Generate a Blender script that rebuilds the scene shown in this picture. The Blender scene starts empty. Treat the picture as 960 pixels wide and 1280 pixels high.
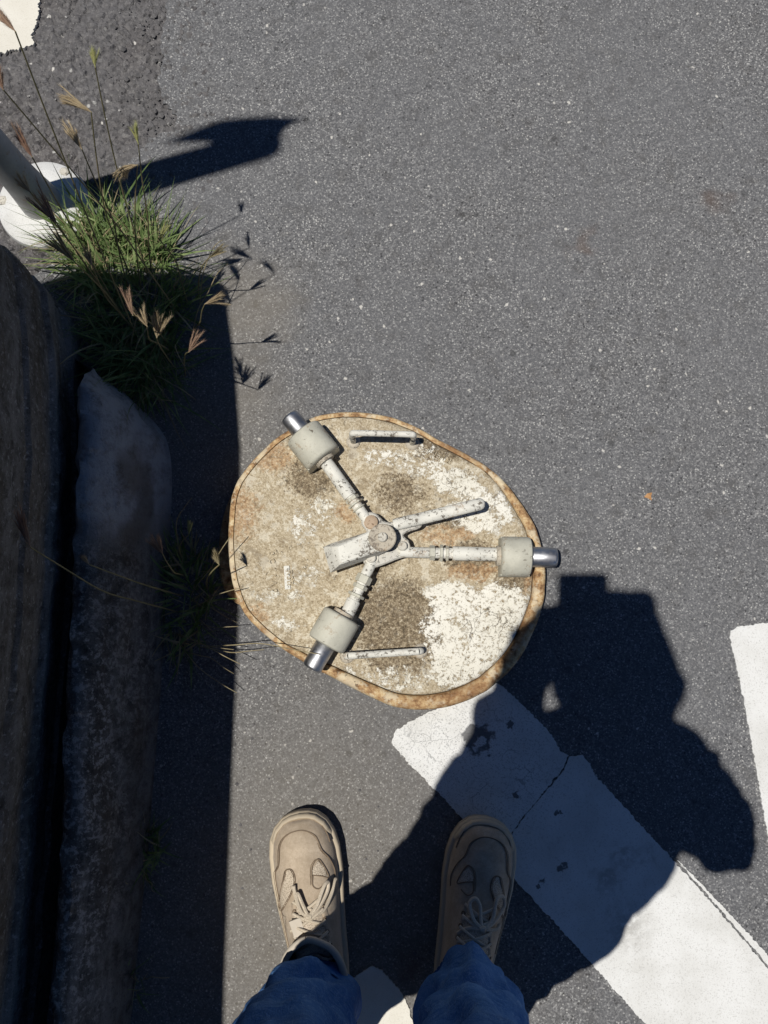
import bpy, bmesh, math, random
import numpy as np
from mathutils import Vector, Matrix, noise as mnoise
R = math.radians
random.seed(7)
rng = np.random.default_rng(7)

# ------------------------------------------------------------------ camera, sky, sun, exposure
sc = bpy.context.scene
COL = sc.collection
F, CAMH, TILT = 1125.0, 1.5, R(8.1)            # focal length in photo pixels, lens height, forward tilt
SX, SY = 0.24, 0.07                            # a shadow moves this far in X, Y per metre of height
cam = bpy.data.cameras.new('camera')
cam.sensor_fit = 'VERTICAL'; cam.sensor_height = 24; cam.lens = 24 * F / 1280
cam.clip_start = 0.005; cam.clip_end = 500
co = bpy.data.objects.new('camera', cam); COL.objects.link(co)
co.location = (0, 0, CAMH); co.rotation_euler = (TILT, 0, 0)
sc.camera = co

elev = math.atan2(1, math.hypot(SX, SY))
world = bpy.data.worlds.new('World'); sc.world = world; world.use_nodes = True
wn = world.node_tree.nodes; wl = world.node_tree.links
sky = wn.new('ShaderNodeTexSky'); sky.sky_type = 'NISHITA'; sky.sun_disc = False
sky.sun_elevation = elev; sky.sun_rotation = math.atan2(-SX, -SY)
sky.altitude = 3500; sky.air_density = 1.0; sky.dust_density = 0.0; sky.ozone_density = 10.0
wl.new(sky.outputs[0], wn['Background'].inputs[0]); wn['Background'].inputs[1].default_value = 0.046
sun = bpy.data.lights.new('sun', 'SUN'); sun.energy = 4.25; sun.angle = R(0.55); sun.color = (1, 0.965, 0.9)
so = bpy.data.objects.new('sun', sun); COL.objects.link(so); so.location = (-2, -1, 6)
so.rotation_euler = Vector((SX, SY, -1)).to_track_quat('-Z', 'Y').to_euler()
sc.view_settings.view_transform = 'Standard'; sc.view_settings.look = 'None'
sc.view_settings.exposure = 0.0; sc.view_settings.gamma = 1.0

# ------------------------------------------------------------------ helpers
CT, ST = math.cos(TILT), math.sin(TILT)
def P(px, py, z=0.0):
    """point at height z that the photograph shows at px, py"""
    u = (px - 480) / F; v = (640 - py) / F
    d = Vector((u, v * CT + ST, v * ST - CT)); t = (z - CAMH) / d.z
    return Vector((d.x * t, d.y * t, z))
def SH(px, py, z):
    """point at height z whose shadow falls on the road at px, py"""
    p = P(px, py); return Vector((p.x - SX * z, p.y - SY * z, z))
def smooth(a, b, x):
    t = min(1, max(0, (x - a) / (b - a))); return t * t * (3 - 2 * t)

class MB:
    """collects faces for ONE mesh object"""
    def __init__(s): s.v = []; s.f = []
    def add(s, vs, fs):
        o = len(s.v); s.v += [tuple(v) for v in vs]; s.f += [tuple(i + o for i in f) for f in fs]; return o
    def loft(s, rings, cap0=True, cap1=True, closed=True):
        n = len(rings[0]); vs = [p for r in rings for p in r]; fs = []
        for k in range(len(rings) - 1):
            for i in range(n if closed else n - 1):
                j = (i + 1) % n
                fs.append((k * n + i, k * n + j, (k + 1) * n + j, (k + 1) * n + i))
        if cap0: fs.append(tuple(range(n - 1, -1, -1)))
        if cap1: fs.append(tuple((len(rings) - 1) * n + i for i in range(n)))
        s.add(vs, fs); return s
    def tube(s, pts, r, seg=8, cap=True, flat=1.0):
        pts = [Vector(p) for p in pts]; n = len(pts); rings = []
        rr = r if isinstance(r, (list, tuple)) else [r] * n
        up = Vector((0, 0, 1))
        for i, p in enumerate(pts):
            d = (pts[min(i + 1, n - 1)] - pts[max(i - 1, 0)]).normalized()
            a = d.cross(up)
            if a.length < 1e-3: a = d.cross(Vector((0, 1, 0)))
            a.normalize(); b = a.cross(d).normalized()
            rings.append([p + (a * math.cos(t) + b * math.sin(t) * flat) * rr[i] for t in [2 * math.pi * k / seg for k in range(seg)]])
        return s.loft(rings, cap, cap)
    def rod(s, p0, p1, prof, seg=28, up=None):
        """turned part: prof = [(distance along the axis in m, radius)]"""
        p0 = Vector(p0); d = (Vector(p1) - p0).normalized()
        a = d.cross(Vector((0, 0, 1)))
        if a.length < 1e-3: a = Vector((1, 0, 0))
        a.normalize(); b = a.cross(d)
        rings = [[p0 + d * t + (a * math.cos(q) + b * math.sin(q)) * r for q in [2 * math.pi * k / seg for k in range(seg)]] for t, r in prof]
        return s.loft(rings)
    def prism(s, poly, z0, z1, bev=0.0):
        """vertical prism of an outline given counter-clockwise, top edge bevelled"""
        n = len(poly); pl = [Vector((p[0], p[1])) for p in poly]
        area = sum(pl[i].x * pl[(i + 1) % n].y - pl[(i + 1) % n].x * pl[i].y for i in range(n))
        if area < 0: pl.reverse()
        rings = [[(p.x, p.y, z0) for p in pl]]
        if bev:
            rings.append([(p.x, p.y, z1 - bev) for p in pl])
            rings.append([(p.x, p.y, z1) for p in inset(pl, bev)])
        else: rings.append([(p.x, p.y, z1) for p in pl])
        return s.loft(rings)
    def box(s, c, sx, sy, sz, rot=0.0):
        ca, sa = math.cos(rot), math.sin(rot)
        q = [(c[0] + x * ca - y * sa, c[1] + x * sa + y * ca) for x, y in ((-sx, -sy), (sx, -sy), (sx, sy), (-sx, sy))]
        return s.prism(q, c[2] - sz, c[2] + sz, min(sx, sy, sz) * .3)
    def build(s, name, m, parent=None, sm=True, ang=35, off=None):
        me = bpy.data.meshes.new(name); me.from_pydata(s.v, [], s.f); me.update()
        return link(name, me, m, parent, sm, ang)

def link(name, me, m, parent=None, sm=True, ang=35):
    me.materials.clear(); me.materials.append(m)
    if sm:
        me.shade_smooth(); me.set_sharp_from_angle(angle=R(ang))
    o = bpy.data.objects.new(name, me); COL.objects.link(o)
    if parent is not None:
        o.parent = parent
        w = Vector((0, 0, 0)); q = parent
        while q is not None: w += q.location; q = q.parent
        o.location = -w
    return o
def inset(pl, d):
    n = len(pl); out = []
    for i in range(n):
        a = pl[i - 1]; b = pl[(i + 1) % n]; t = b - a
        t = t.normalized() if t.length > 1e-9 else Vector((1, 0))
        dd = d[i] if isinstance(d, (list, tuple)) else d
        out.append(pl[i] + Vector((-t.y, t.x)) * dd)
    return out
def spline(pts, n, closed=False):
    """Catmull-Rom through pts, n points at even parameter"""
    pts = [Vector(p) for p in pts]; m = len(pts); out = []
    segs = m if closed else m - 1
    for k in range(n):
        t = k / n * segs if closed else k / (n - 1) * segs
        i = min(int(t), segs - 1); f = t - i
        g = (lambda j: pts[j % m]) if closed else (lambda j: pts[min(max(j, 0), m - 1)])
        a, b, c, d = g(i - 1), g(i), g(i + 1), g(i + 2)
        out.append(0.5 * ((2 * b) + (c - a) * f + (2 * a - 5 * b + 4 * c - d) * f * f + (3 * b - a - 3 * c + d) * f ** 3))
    return out
def tag(o, label=None, cat=None, group=None, kind=None):
    if label: o['label'] = label
    if cat: o['category'] = cat
    if group: o['group'] = group
    if kind: o['kind'] = kind
    return o
def empty(name, loc):
    o = bpy.data.objects.new(name, None); COL.objects.link(o); o.location = loc; o.empty_display_size = .05; return o

# ------------------------------------------------------------------ material helper
class M:
    def __init__(s, name, rough=.8, spec=.3, metal=0.0):
        s.m = bpy.data.materials.new(name); s.m.use_nodes = True
        s.t = s.m.node_tree; s.b = s.t.nodes['Principled BSDF']
        s.b.inputs['Roughness'].default_value = rough; s.b.inputs['Specular IOR Level'].default_value = spec
        s.b.inputs['Metallic'].default_value = metal
        s.co = s.n('ShaderNodeTexCoord').outputs['Object']
    def n(s, t, **k):
        x = s.t.nodes.new(t)
        for a, b in k.items(): setattr(x, a, b)
        return x
    def put(s, sock, v):
        if isinstance(v, bpy.types.NodeSocket): s.t.links.new(v, sock)
        elif isinstance(v, (tuple, list)) and len(v) == 3 and sock.type == 'RGBA': sock.default_value = (*v, 1)
        else: sock.default_value = v
    def scale(s, v, vec=None):
        x = s.n('ShaderNodeMapping'); s.put(x.inputs['Vector'], vec or s.co); x.inputs['Scale'].default_value = v; return x.outputs[0]
    def noise(s, sc_, det=4, ro=.55, vec=None, dist=0.0):
        x = s.n('ShaderNodeTexNoise'); s.put(x.inputs['Vector'], vec or s.co)
        x.inputs['Scale'].default_value = sc_; x.inputs['Detail'].default_value = det; x.inputs['Roughness'].default_value = ro
        x.inputs['Distortion'].default_value = dist; return x.outputs[0]
    def vor(s, sc_, feat='F1', vec=None, out='Distance', rnd=1.0):
        x = s.n('ShaderNodeTexVoronoi', feature=feat); s.put(x.inputs['Vector'], vec or s.co)
        x.inputs['Scale'].default_value = sc_; x.inputs['Randomness'].default_value = rnd; return x.outputs[out]
    def math(s, op, a, b=0.0, c=None):
        x = s.n('ShaderNodeMath', operation=op); s.put(x.inputs[0], a); s.put(x.inputs[1], b)
        if c is not None: s.put(x.inputs[2], c)
        return x.outputs[0]
    def step(s, v, a, b, lo=0.0, hi=1.0):
        x = s.n('ShaderNodeMapRange', interpolation_type='SMOOTHSTEP'); s.put(x.inputs[0], v)
        for i, q in enumerate((a, b, lo, hi)): x.inputs[i + 1].default_value = q
        return x.outputs[0]
    def mix(s, f, a, b, mode='MIX'):
        x = s.n('ShaderNodeMix', data_type='RGBA', blend_type=mode)
        s.put(x.inputs[0], f); s.put(x.inputs[6], a); s.put(x.inputs[7], b); return x.outputs[2]
    def ramp(s, f, stops):
        x = s.n('ShaderNodeValToRGB'); s.put(x.inputs[0], f); e = x.color_ramp.elements
        while len(e) < len(stops): e.new(.5)
        for q, (p, c) in zip(e, stops): q.position = p; q.color = (*c, 1)
        return x.outputs[0]
    def sep(s, v):
        x = s.n('ShaderNodeSeparateXYZ'); s.put(x.inputs[0], v); return x.outputs
    def warp(s, sc_, amt):
        """object coordinates pushed about by noise, flattened to the plan"""
        x = s.n('ShaderNodeTexNoise'); s.put(x.inputs['Vector'], s.co); x.inputs['Scale'].default_value = sc_; x.inputs['Detail'].default_value = 5
        a = s.n('ShaderNodeVectorMath', operation='SUBTRACT'); s.put(a.inputs[0], x.outputs[1]); a.inputs[1].default_value = (.5, .5, .5)
        b = s.n('ShaderNodeVectorMath', operation='MULTIPLY_ADD'); s.put(b.inputs[0], a.outputs[0]); b.inputs[1].default_value = (amt,) * 3; s.put(b.inputs[2], s.co)
        c = s.n('ShaderNodeVectorMath', operation='MULTIPLY'); s.put(c.inputs[0], b.outputs[0]); c.inputs[1].default_value = (1, 1, 0)
        return c.outputs[0]
    def blob(s, vec, px, py, r, soft=.5, sy=1.0):
        """1 inside a patch of r photo pixels round the place px, py"""
        c = P(px, py, .03)
        a = s.n('ShaderNodeVectorMath', operation='SUBTRACT'); s.put(a.inputs[0], vec); a.inputs[1].default_value = (c.x, c.y, 0)
        b = s.n('ShaderNodeVectorMath', operation='MULTIPLY'); s.put(b.inputs[0], a.outputs[0]); b.inputs[1].default_value = (1, 1 / sy, 0)
        l = s.n('ShaderNodeVectorMath', operation='LENGTH'); s.put(l.inputs[0], b.outputs[0])
        rm = r / 760
        return s.step(l.outputs['Value'], rm, rm * (1 - soft))
    def most(s, *v):
        r = v[0]
        for q in v[1:]: r = s.math('MAXIMUM', r, q)
        return r
    def bump(s, h, st=.5, dist=.002):
        x = s.n('ShaderNodeBump'); s.put(x.inputs['Height'], h); x.inputs['Strength'].default_value = st; x.inputs['Distance'].default_value = dist
        s.t.links.new(x.outputs[0], s.b.inputs['Normal']); return s
    def col(s, c): s.put(s.b.inputs['Base Color'], c); return s
    def rough(s, c): s.put(s.b.inputs['Roughness'], c); return s

def asphalt(name, coarse):
    m = M(name, .9, .06)
    k = .42 if coarse else 1.0
    cell = m.sep(m.vor((430 if not coarse else 140), out='Color'))[0]
    cell2 = m.sep(m.vor(210 * k, out='Color'))
    fine = m.noise(900 * k, 2, .7); g2 = m.noise(300 * k, 3, .7)
    big = m.noise(5, 5, .6); mid = m.noise(30, 4, .6)
    g = m.math('ADD', m.math('ADD', m.math('MULTIPLY', cell, .34), m.math('MULTIPLY', fine, .5)), m.math('MULTIPLY', g2, .42))
    c = m.ramp(g, [(.34, (.068, .068, .071)), (.51, (.120, .120, .125)), (.65, (.165, .165, .169)), (.77, (.25, .249, .249)), (.87, (.45, .445, .44))] if not coarse else
               [(.3, (.045, .042, .043)), (.55, (.098, .091, .091)), (.75, (.145, .136, .135)), (.92, (.23, .22, .21))])
    d = m.vor(210 * k)
    chip = m.math('MULTIPLY', m.step(cell2[0], *((.935, .945) if not coarse else (.975, .98))), m.step(d, .36, .2))
    c = m.mix(chip, c, (.55, .54, .51))
    fr = m.sep(m.vor(340, out='Color')); c = m.mix(m.math('MULTIPLY', m.step(fr[2], .945, .955), m.step(m.vor(340), .5, .3)), c, (.50, .495, .48) if not coarse else (.26, .25, .24))
    pit = m.math('MULTIPLY', m.step(cell2[1], .93, .95), m.step(d, .5, .3))
    c = m.mix(m.math('MULTIPLY', pit, .75), c, (.025, .024, .026))
    d2 = m.vor(36); r2 = m.sep(m.vor(36, out='Color'))
    c = m.mix(m.math('MULTIPLY', m.math('MULTIPLY', m.step(r2[0], .9, .92), m.step(d2, .28, .1)), .6), c, (.03, .03, .03))
    # dust, damp and dirt: warmer towards the wall and the feet
    c = m.mix(m.step(big, .35, .7), c, m.mix(.16, c, (.155, .16, .175)), 'MIX')
    c = m.mix(m.math('MULTIPLY', m.step(mid, .5, .72), .4), c, (.085, .08, .076))
    c = m.mix(m.step(m.noise(3.2, 4, .6), .35, .65, 0, .3), c, (.17, .172, .18))
    d3 = m.vor(75, vec=m.warp(120, .01)); r3 = m.sep(m.vor(75, out='Color', vec=m.warp(120, .01)))
    c = m.mix(m.math('MULTIPLY', m.step(r3[0], .95, .96), m.step(d3, .24, .12)), c, (.60, .58, .54))
    w = m.warp(14, .12)
    dirt = m.most(m.blob(w, 380, 1150, 420, .9), m.blob(w, 250, 500, 170, .9), m.blob(w, 290, 380, 120, .8))
    c = m.mix(m.math('MULTIPLY', dirt, .42), c, (.26, .23, .185))
    st = m.most(m.blob(w, 512, 1225, 34, .9), m.blob(w, 735, 300, 26, .9), m.blob(w, 900, 240, 30, .9))
    c = m.mix(m.math('MULTIPLY', st, .4), c, (.11, .06, .035))
    m.col(c)
    h = m.math('ADD', m.math('MULTIPLY', cell, .6), m.math('ADD', m.math('MULTIPLY', fine, .9), m.math('MULTIPLY', d, -.6)))
    m.bump(h, .75, .0022 if not coarse else .003)
    return m.m

def road_paint():
    m = M('road_paint', .7, .3)
    n1 = m.noise(420, 3, .7); n2 = m.noise(14, 5, .6); n3 = m.noise(90, 4, .65)
    c = m.ramp(n2, [(.3, (.58, .575, .55)), (.6, (.68, .68, .665))])
    c = m.mix(m.math('MULTIPLY', m.step(n1, .53, .66), .5), c, (.36, .35, .33))
    c = m.mix(m.math('MULTIPLY', m.step(n3, .62, .75), .35), c, (.42, .41, .39))
    w = m.warp(70, .045); w2 = m.warp(160, .016)
    # worn through to the road
    ring = m.math('SUBTRACT', m.blob(w, 600, 925, 20, .3), m.blob(w, 601, 931, 8, .4))
    holes = m.most(ring, m.blob(w, 706, 1089, 9, .5), m.blob(w2, 710, 1086, 4, .4), m.blob(w2, 700, 1020, 3.5, .3), m.blob(w2, 706, 1019, 3, .3),
                   m.blob(w2, 641, 908, 5, .3), m.blob(w2, 647, 998, 4, .3), m.blob(w2, 681, 1107, 4, .6), m.blob(w2, 676, 1113, 3, .6), m.blob(w2, 614, 947, 3, .6))
    grime = m.most(m.blob(w, 785, 1075, 24, .8), m.blob(w, 812, 1075, 18, .8), m.blob(w, 765, 1105, 26, .8), m.blob(w, 790, 1165, 40, .9))
    c = m.mix(m.math('MULTIPLY', m.math('MULTIPLY', grime, m.step(n3, .35, .6)), .5), c, (.25, .24, .22))
    # fine crazing where the upper half is older
    e = m.vor(38, 'DISTANCE_TO_EDGE', m.warp(60, .02))
    old = m.blob(m.warp(20, .05), 590, 960, 140, .5)
    cr = m.math('MULTIPLY', m.step(e, .022, .006), m.math('MULTIPLY', old, m.step(m.noise(16, 2), .47, .6)))
    c = m.mix(m.math('MULTIPLY', cr, .5), c, (.12, .12, .12))
    c = m.mix(m.math('MULTIPLY', m.math('MULTIPLY', old, m.step(n1, .52, .66)), .5), c, (.24, .24, .24))
    c = m.mix(m.math('MULTIPLY', holes, .85), c, (.075, .075, .08))
    warm = m.most(m.blob(m.warp(8, .05), 480, 1290, 90, .6), m.blob(m.warp(8, .05), 10, 20, 120, .5))
    c = m.mix(m.math('MULTIPLY', warm, .45), c, (.70, .64, .50))
    m.col(c); m.bump(m.math('ADD', m.math('MULTIPLY', n1, .7), m.math('MULTIPLY', holes, -1.5)), .35, .0015)
    return m.m

def concrete(name, tint=1.0, nose=False):
    m = M(name, .92, .12)
    s1 = m.noise(9, 5, .6, m.scale((5, .35, 2))); s2 = m.noise(38, 6, .75); s4 = m.noise(300, 3, .7); s3 = m.noise(110, 5, .75)
    c = m.ramp(s2, [(.30, (.045, .042, .038)), (.46, (.125, .12, .112)), (.60, (.20, .195, .19)), (.72, (.13, .12, .105))])
    c = m.mix(m.step(s1, .46, .66, 0, .55), c, (.115, .095, .075))
    c = m.mix(m.step(s1, .47, .33, 0, .6), c, (.27, .265, .26))
    c = m.mix(m.math('MULTIPLY', m.step(s4, .54, .68), .55), c, (.03, .028, .026))
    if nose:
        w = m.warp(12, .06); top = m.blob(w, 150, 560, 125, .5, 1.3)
        c = m.mix(m.math('MULTIPLY', top, m.step(s2, .75, .42, 0, .95)), c, (.42, .435, .46))  # pale nose patch; its cool tint is blue skylight put into the colour
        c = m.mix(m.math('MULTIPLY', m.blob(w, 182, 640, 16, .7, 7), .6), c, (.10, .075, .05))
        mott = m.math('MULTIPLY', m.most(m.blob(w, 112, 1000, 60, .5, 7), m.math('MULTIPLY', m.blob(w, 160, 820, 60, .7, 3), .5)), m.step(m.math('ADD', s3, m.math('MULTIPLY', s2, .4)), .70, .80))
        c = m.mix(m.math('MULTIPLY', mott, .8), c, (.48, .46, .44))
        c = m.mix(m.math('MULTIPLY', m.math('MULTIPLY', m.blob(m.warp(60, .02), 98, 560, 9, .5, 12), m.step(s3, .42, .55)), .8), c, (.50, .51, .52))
    else:
        c = m.mix(m.math('MULTIPLY', m.step(s3, .55, .64), .6), c, (.40, .40, .40))
    if tint != 1: c = m.mix(1.0, c, (tint,) * 3, 'MULTIPLY')
    m.col(c); m.bump(m.math('ADD', m.math('MULTIPLY', s4, .5), m.math('ADD', s2, m.math('MULTIPLY', s3, .8))), .9, .006)
    return m.m

def lid_paint():
    m = M('rusty_plate', .8, .3)
    f1 = m.noise(420, 3, .75); f2 = m.noise(170, 4, .75); n1 = m.noise(26, 6, .7); n2 = m.noise(9, 5, .65)
    c = m.ramp(m.math('ADD', m.math('MULTIPLY', f1, .55), m.math('MULTIPLY', f2, .45)),
               [(.34, (.15, .11, .062)), (.45, (.34, .275, .18)), (.54, (.47, .40, .285)), (.66, (.68, .62, .49))])
    pa = m.noise(52, 7, .78); pb = m.noise(34, 7, .75, None, .5)
    c = m.mix(m.step(pa, .525, .57, 0, .5), c, (.70, .655, .54))
    c = m.mix(m.step(pb, .55, .62, 0, .6), c, (.21, .16, .10))
    c = m.mix(m.math('MULTIPLY', m.step(n1, .54, .68), .35), c, (.24, .20, .15))
    w = m.warp(30, .055); w2 = m.warp(70, .03)
    # brown grime
    br = m.most(m.blob(w, 500, 785, 70, .45, 1.1), m.blob(w, 470, 760, 40, .6), m.blob(w, 470, 700, 34, .7), m.blob(w, 390, 600, 46, .7), m.blob(w, 545, 560, 46, .7, .8), m.blob(w, 600, 700, 62, .5, .45),
                m.blob(w, 560, 650, 44, .7, .6), m.blob(w, 640, 720, 38, .6), m.blob(w, 500, 620, 46, .8))
    brn = m.ramp(m.math('ADD', m.math('MULTIPLY', f2, .6), m.math('MULTIPLY', f1, .4)), [(.40, (.04, .028, .016)), (.5, (.14, .10, .058)), (.58, (.30, .24, .155)), (.68, (.58, .52, .40))])
    st1 = m.noise(240, 5, .8); st2 = m.noise(130, 6, .8)
    gr = m.step(m.math('ADD', m.math('MULTIPLY', st1, .6), m.math('ADD', m.math('MULTIPLY', st2, .4), m.math('MULTIPLY', br, .17))), 0.562, .655)
    c = m.mix(m.math('MULTIPLY', gr, .88), c, brn)
    # rust
    ru = m.most(m.blob(w, 300, 640, 50, .8, 1.5), m.blob(w, 345, 575, 42, .8), m.blob(w, 395, 840, 46, .7, .7), m.blob(w, 560, 672, 60, .6, .3), m.blob(w, 320, 780, 42, .8), m.blob(w, 430, 645, 26, .8), m.blob(w, 590, 716, 48, .6, .3), m.blob(w, 520, 530, 34, .8, .5), m.blob(w, 665, 720, 26, .8, 2))
    c = m.mix(m.math('MULTIPLY', m.math('MULTIPLY', ru, m.step(m.math('ADD', m.math('MULTIPLY', st2, .8), m.math('MULTIPLY', ru, .2)), .50, .62)), .8), c, m.ramp(f2, [(.34, (.14, .07, .03)), (.5, (.36, .22, .11)), (.66, (.56, .42, .26))]))
    # what is left of the white paint
    wh = m.most(m.blob(w, 590, 790, 80, .35, .95), m.blob(w, 625, 770, 52, .35), m.blob(w, 560, 745, 40, .4, .7), m.blob(w, 570, 840, 50, .4, .5), m.blob(w, 598, 640, 52, .45, .8), m.blob(w, 570, 605, 44, .5, .6))
    wh2 = m.most(m.blob(w2, 525, 580, 48, .6, .7), m.blob(w2, 480, 575, 40, .6, .5), m.blob(w2, 380, 660, 26, .7, 1.6), m.blob(w2, 405, 640, 26, .7, 1.2), m.blob(w2, 385, 720, 38, .8, .8),
                 m.blob(w2, 335, 745, 30, .7, .4), m.blob(w2, 370, 745, 20, .7, .6), m.blob(w2, 360, 780, 40, .9, .4), m.blob(w2, 490, 850, 60, .7, .5), m.blob(w2, 440, 840, 30, .8, .7))
    fk = m.math('ADD', m.math('MULTIPLY', m.noise(85, 7, .8), .6), m.math('MULTIPLY', st1, .4))
    wm = m.most(m.step(m.math('ADD', fk, m.math('MULTIPLY', wh, .20)), .640, .675), m.step(m.math('ADD', fk, m.math('MULTIPLY', wh2, .13)), .625, .65))
    c = m.mix(wm, c, m.mix(m.step(n2, .35, .65), (.76, .735, .66), (.68, .65, .56)))
    fl = m.noise(150, 4, .75, m.scale((1, .6, 1)), 1.2); fl2 = m.noise(330, 3, .75)
    c = m.mix(m.math('MULTIPLY', m.step(m.math('ADD', fl, m.math('MULTIPLY', n2, .25)), .73, .78), .8), c, (.12, .10, .07))
    c = m.mix(m.math('MULTIPLY', m.step(fl2, .60, .66), .55), c, (.14, .115, .08))
    e = m.vor(34, 'DISTANCE_TO_EDGE', m.warp(40, .04)); cr = m.math('MULTIPLY', m.step(e, .02, .006), m.step(m.noise(13, 2), .55, .65))
    c = m.mix(m.math('MULTIPLY', m.math('MULTIPLY', cr, wh), .8), c, (.12, .10, .08))
    m.col(c); m.bump(m.math('ADD', m.math('MULTIPLY', f2, .6), m.math('ADD', m.math('MULTIPLY', f1, .3), m.math('MULTIPLY', wm, .5))), .6, .0016)
    return m.m

def rust(name, pale=.5):
    m = M(name, .85, .25)
    f1 = m.noise(75, 7, .72); n1 = m.noise(28, 6, .7); n2 = m.noise(10, 3, .6)
    c = m.ramp(f1, [(.34, (.11, .06, .03)), (.46, (.33, .195, .095)), (.55, (.50, .35, .185)), (.66, (.64, .53, .34))])
    c = m.mix(m.step(n1, .50, .56, 0, pale), c, (.64, .57, .42))
    c = m.mix(m.step(n2, .55, .68, 0, .6), c, (.20, .095, .04))
    c = m.mix(m.step(m.noise(120, 5, .75), .60, .65, 0, .8), c, (.07, .045, .028))
    m.col(c); m.bump(m.math('ADD', f1, m.math('MULTIPLY', n1, .6)), .4, .0018); return m.m

def chipped(name, col, chip, amt=.58, rough=.6, sc_=95, metal=0.0):
    m = M(name, rough, .35, metal)
    f1 = m.noise(sc_ * 1.6, 5, .72, None, .6); f2 = m.noise(360, 3, .7); n = m.noise(22, 4, .6)
    c = m.mix(m.step(n, .35, .7), col, tuple(x * .78 for x in col))
    c = m.mix(m.math('MULTIPLY', m.step(f2, .55, .75), .35), c, tuple(x * .5 for x in col))
    ru = m.step(m.math('ADD', m.noise(34, 5, .75), m.math('MULTIPLY', f2, .3)), .72, .82)
    if not metal: c = m.mix(m.math('MULTIPLY', ru, .55), c, (.30, .20, .11))
    ch = m.step(m.math('ADD', f1, m.math('MULTIPLY', m.math('SUBTRACT', n, .5), .35)), amt, amt + .05)
    c = m.mix(m.math('MULTIPLY', ch, .9), c, chip)
    m.col(c); m.bump(m.math('ADD', m.math('MULTIPLY', f2, .5), m.math('MULTIPLY', ch, -.7)), .45, .0012); return m.m

def steel():
    m = M('bare_steel', .45, .5, 1.0)
    n = m.noise(120, 4, .7, m.scale((1, 1, 1))); n2 = m.noise(30, 4, .6)
    m.col(m.mix(m.step(n2, .4, .65), (.50, .51, .53), (.30, .30, .32))); m.rough(m.step(n, .3, .7, .36, .55)); m.bump(n, .15, .0006); return m.m

def cloth(name, c0, c1, sc_=900, rough=.9, bmp=.4, fold=0.0):
    m = M(name, rough, .15)
    w1 = m.noise(sc_, 2, .6, m.scale((1, .35, 1))); n = m.noise(14, 5, .6)
    c = m.mix(m.step(n, .3, .7), c0, c1); c = m.mix(m.math('MULTIPLY', m.step(w1, .45, .7), .4), c, tuple(min(1, x * 1.9) for x in c1))
    m.col(c); m.bump(w1, bmp, .0008); return m.m

def denim_cloth():
    m = M('blue_denim', .92, .12)
    tw = m.noise(700, 2, .6, m.scale((1, .3, .3))); sl = m.noise(120, 3, .6, m.scale((1, 1, .12))); n = m.noise(11, 5, .6); cr = m.noise(26, 5, .65, m.scale((1, 1, 2.2)), .8)
    c = m.mix(m.step(n, .3, .7), (.042, .125, .34), (.085, .215, .48))
    c = m.mix(m.step(sl, .5, .7, 0, .25), c, (.17, .32, .56)); c = m.mix(m.step(tw, .5, .7, 0, .3), c, (.18, .33, .56))
    ed = m.math('ABSOLUTE', m.math('SUBTRACT', cr, .5)); c = m.mix(m.step(ed, .016, .0, 0, .45), c, (.24, .40, .62))
    m.col(c); m.bump(m.math('ADD', tw, m.math('MULTIPLY', cr, 5)), .6, .0022); return m.m

def plain(name, c, rough=.7, spec=.3, sc_=200, var=.25, bmp=.25):
    m = M(name, rough, spec); n = m.noise(sc_, 4, .6)
    m.col(m.mix(n, tuple(x * (1 - var) for x in c), tuple(x * (1 + var) for x in c))); m.bump(n, bmp, .0008); return m.m

def suede():
    m = M('beige_suede', .95, .12)
    n = m.noise(500, 3, .7); k = m.noise(28, 4, .6); d = m.noise(9, 3, .6)
    c = m.mix(m.step(k, .3, .7), (.37, .295, .215), (.50, .41, .31)); fz = m.noise(170, 5, .75); c = m.mix(m.step(fz, .45, .7, 0, .45), c, (.29, .225, .16)); c = m.mix(m.step(fz, .46, .3, 0, .4), c, (.56, .475, .37))
    c = m.mix(m.math('MULTIPLY', m.step(n, .5, .7), .35), c, (.30, .235, .17))
    c = m.mix(m.math('MULTIPLY', m.step(d, .55, .7), .35), c, (.36, .30, .235))
    m.col(c); m.b.inputs['Sheen Weight'].default_value = .15; m.bump(m.math('ADD', n, m.math('MULTIPLY', k, 1.5)), .35, .0012); return m.m
def knit():
    m = M('knit_mesh', .95, .1)
    v = m.vor(620); n = m.noise(40, 3)
    m.col(m.mix(m.step(v, .25, .5), (.24, .19, .14), m.mix(n, (.50, .42, .32), (.58, .50, .40)))); m.bump(v, .5, .0008); return m.m

def leafy(name, stops, trans=.35):
    m = M(name, .6, .25)
    c = m.ramp(m.noise(38, 3, .6), stops); m.col(c)
    t = m.n('ShaderNodeBsdfTranslucent'); m.put(t.inputs[0], c)
    mx = m.n('ShaderNodeMixShader'); mx.inputs[0].default_value = trans
    m.t.links.new(m.b.outputs[0], mx.inputs[1]); m.t.links.new(t.outputs[0], mx.inputs[2])
    m.t.links.new(mx.outputs[0], m.t.nodes['Material Output'].inputs[0]); return m.m

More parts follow.
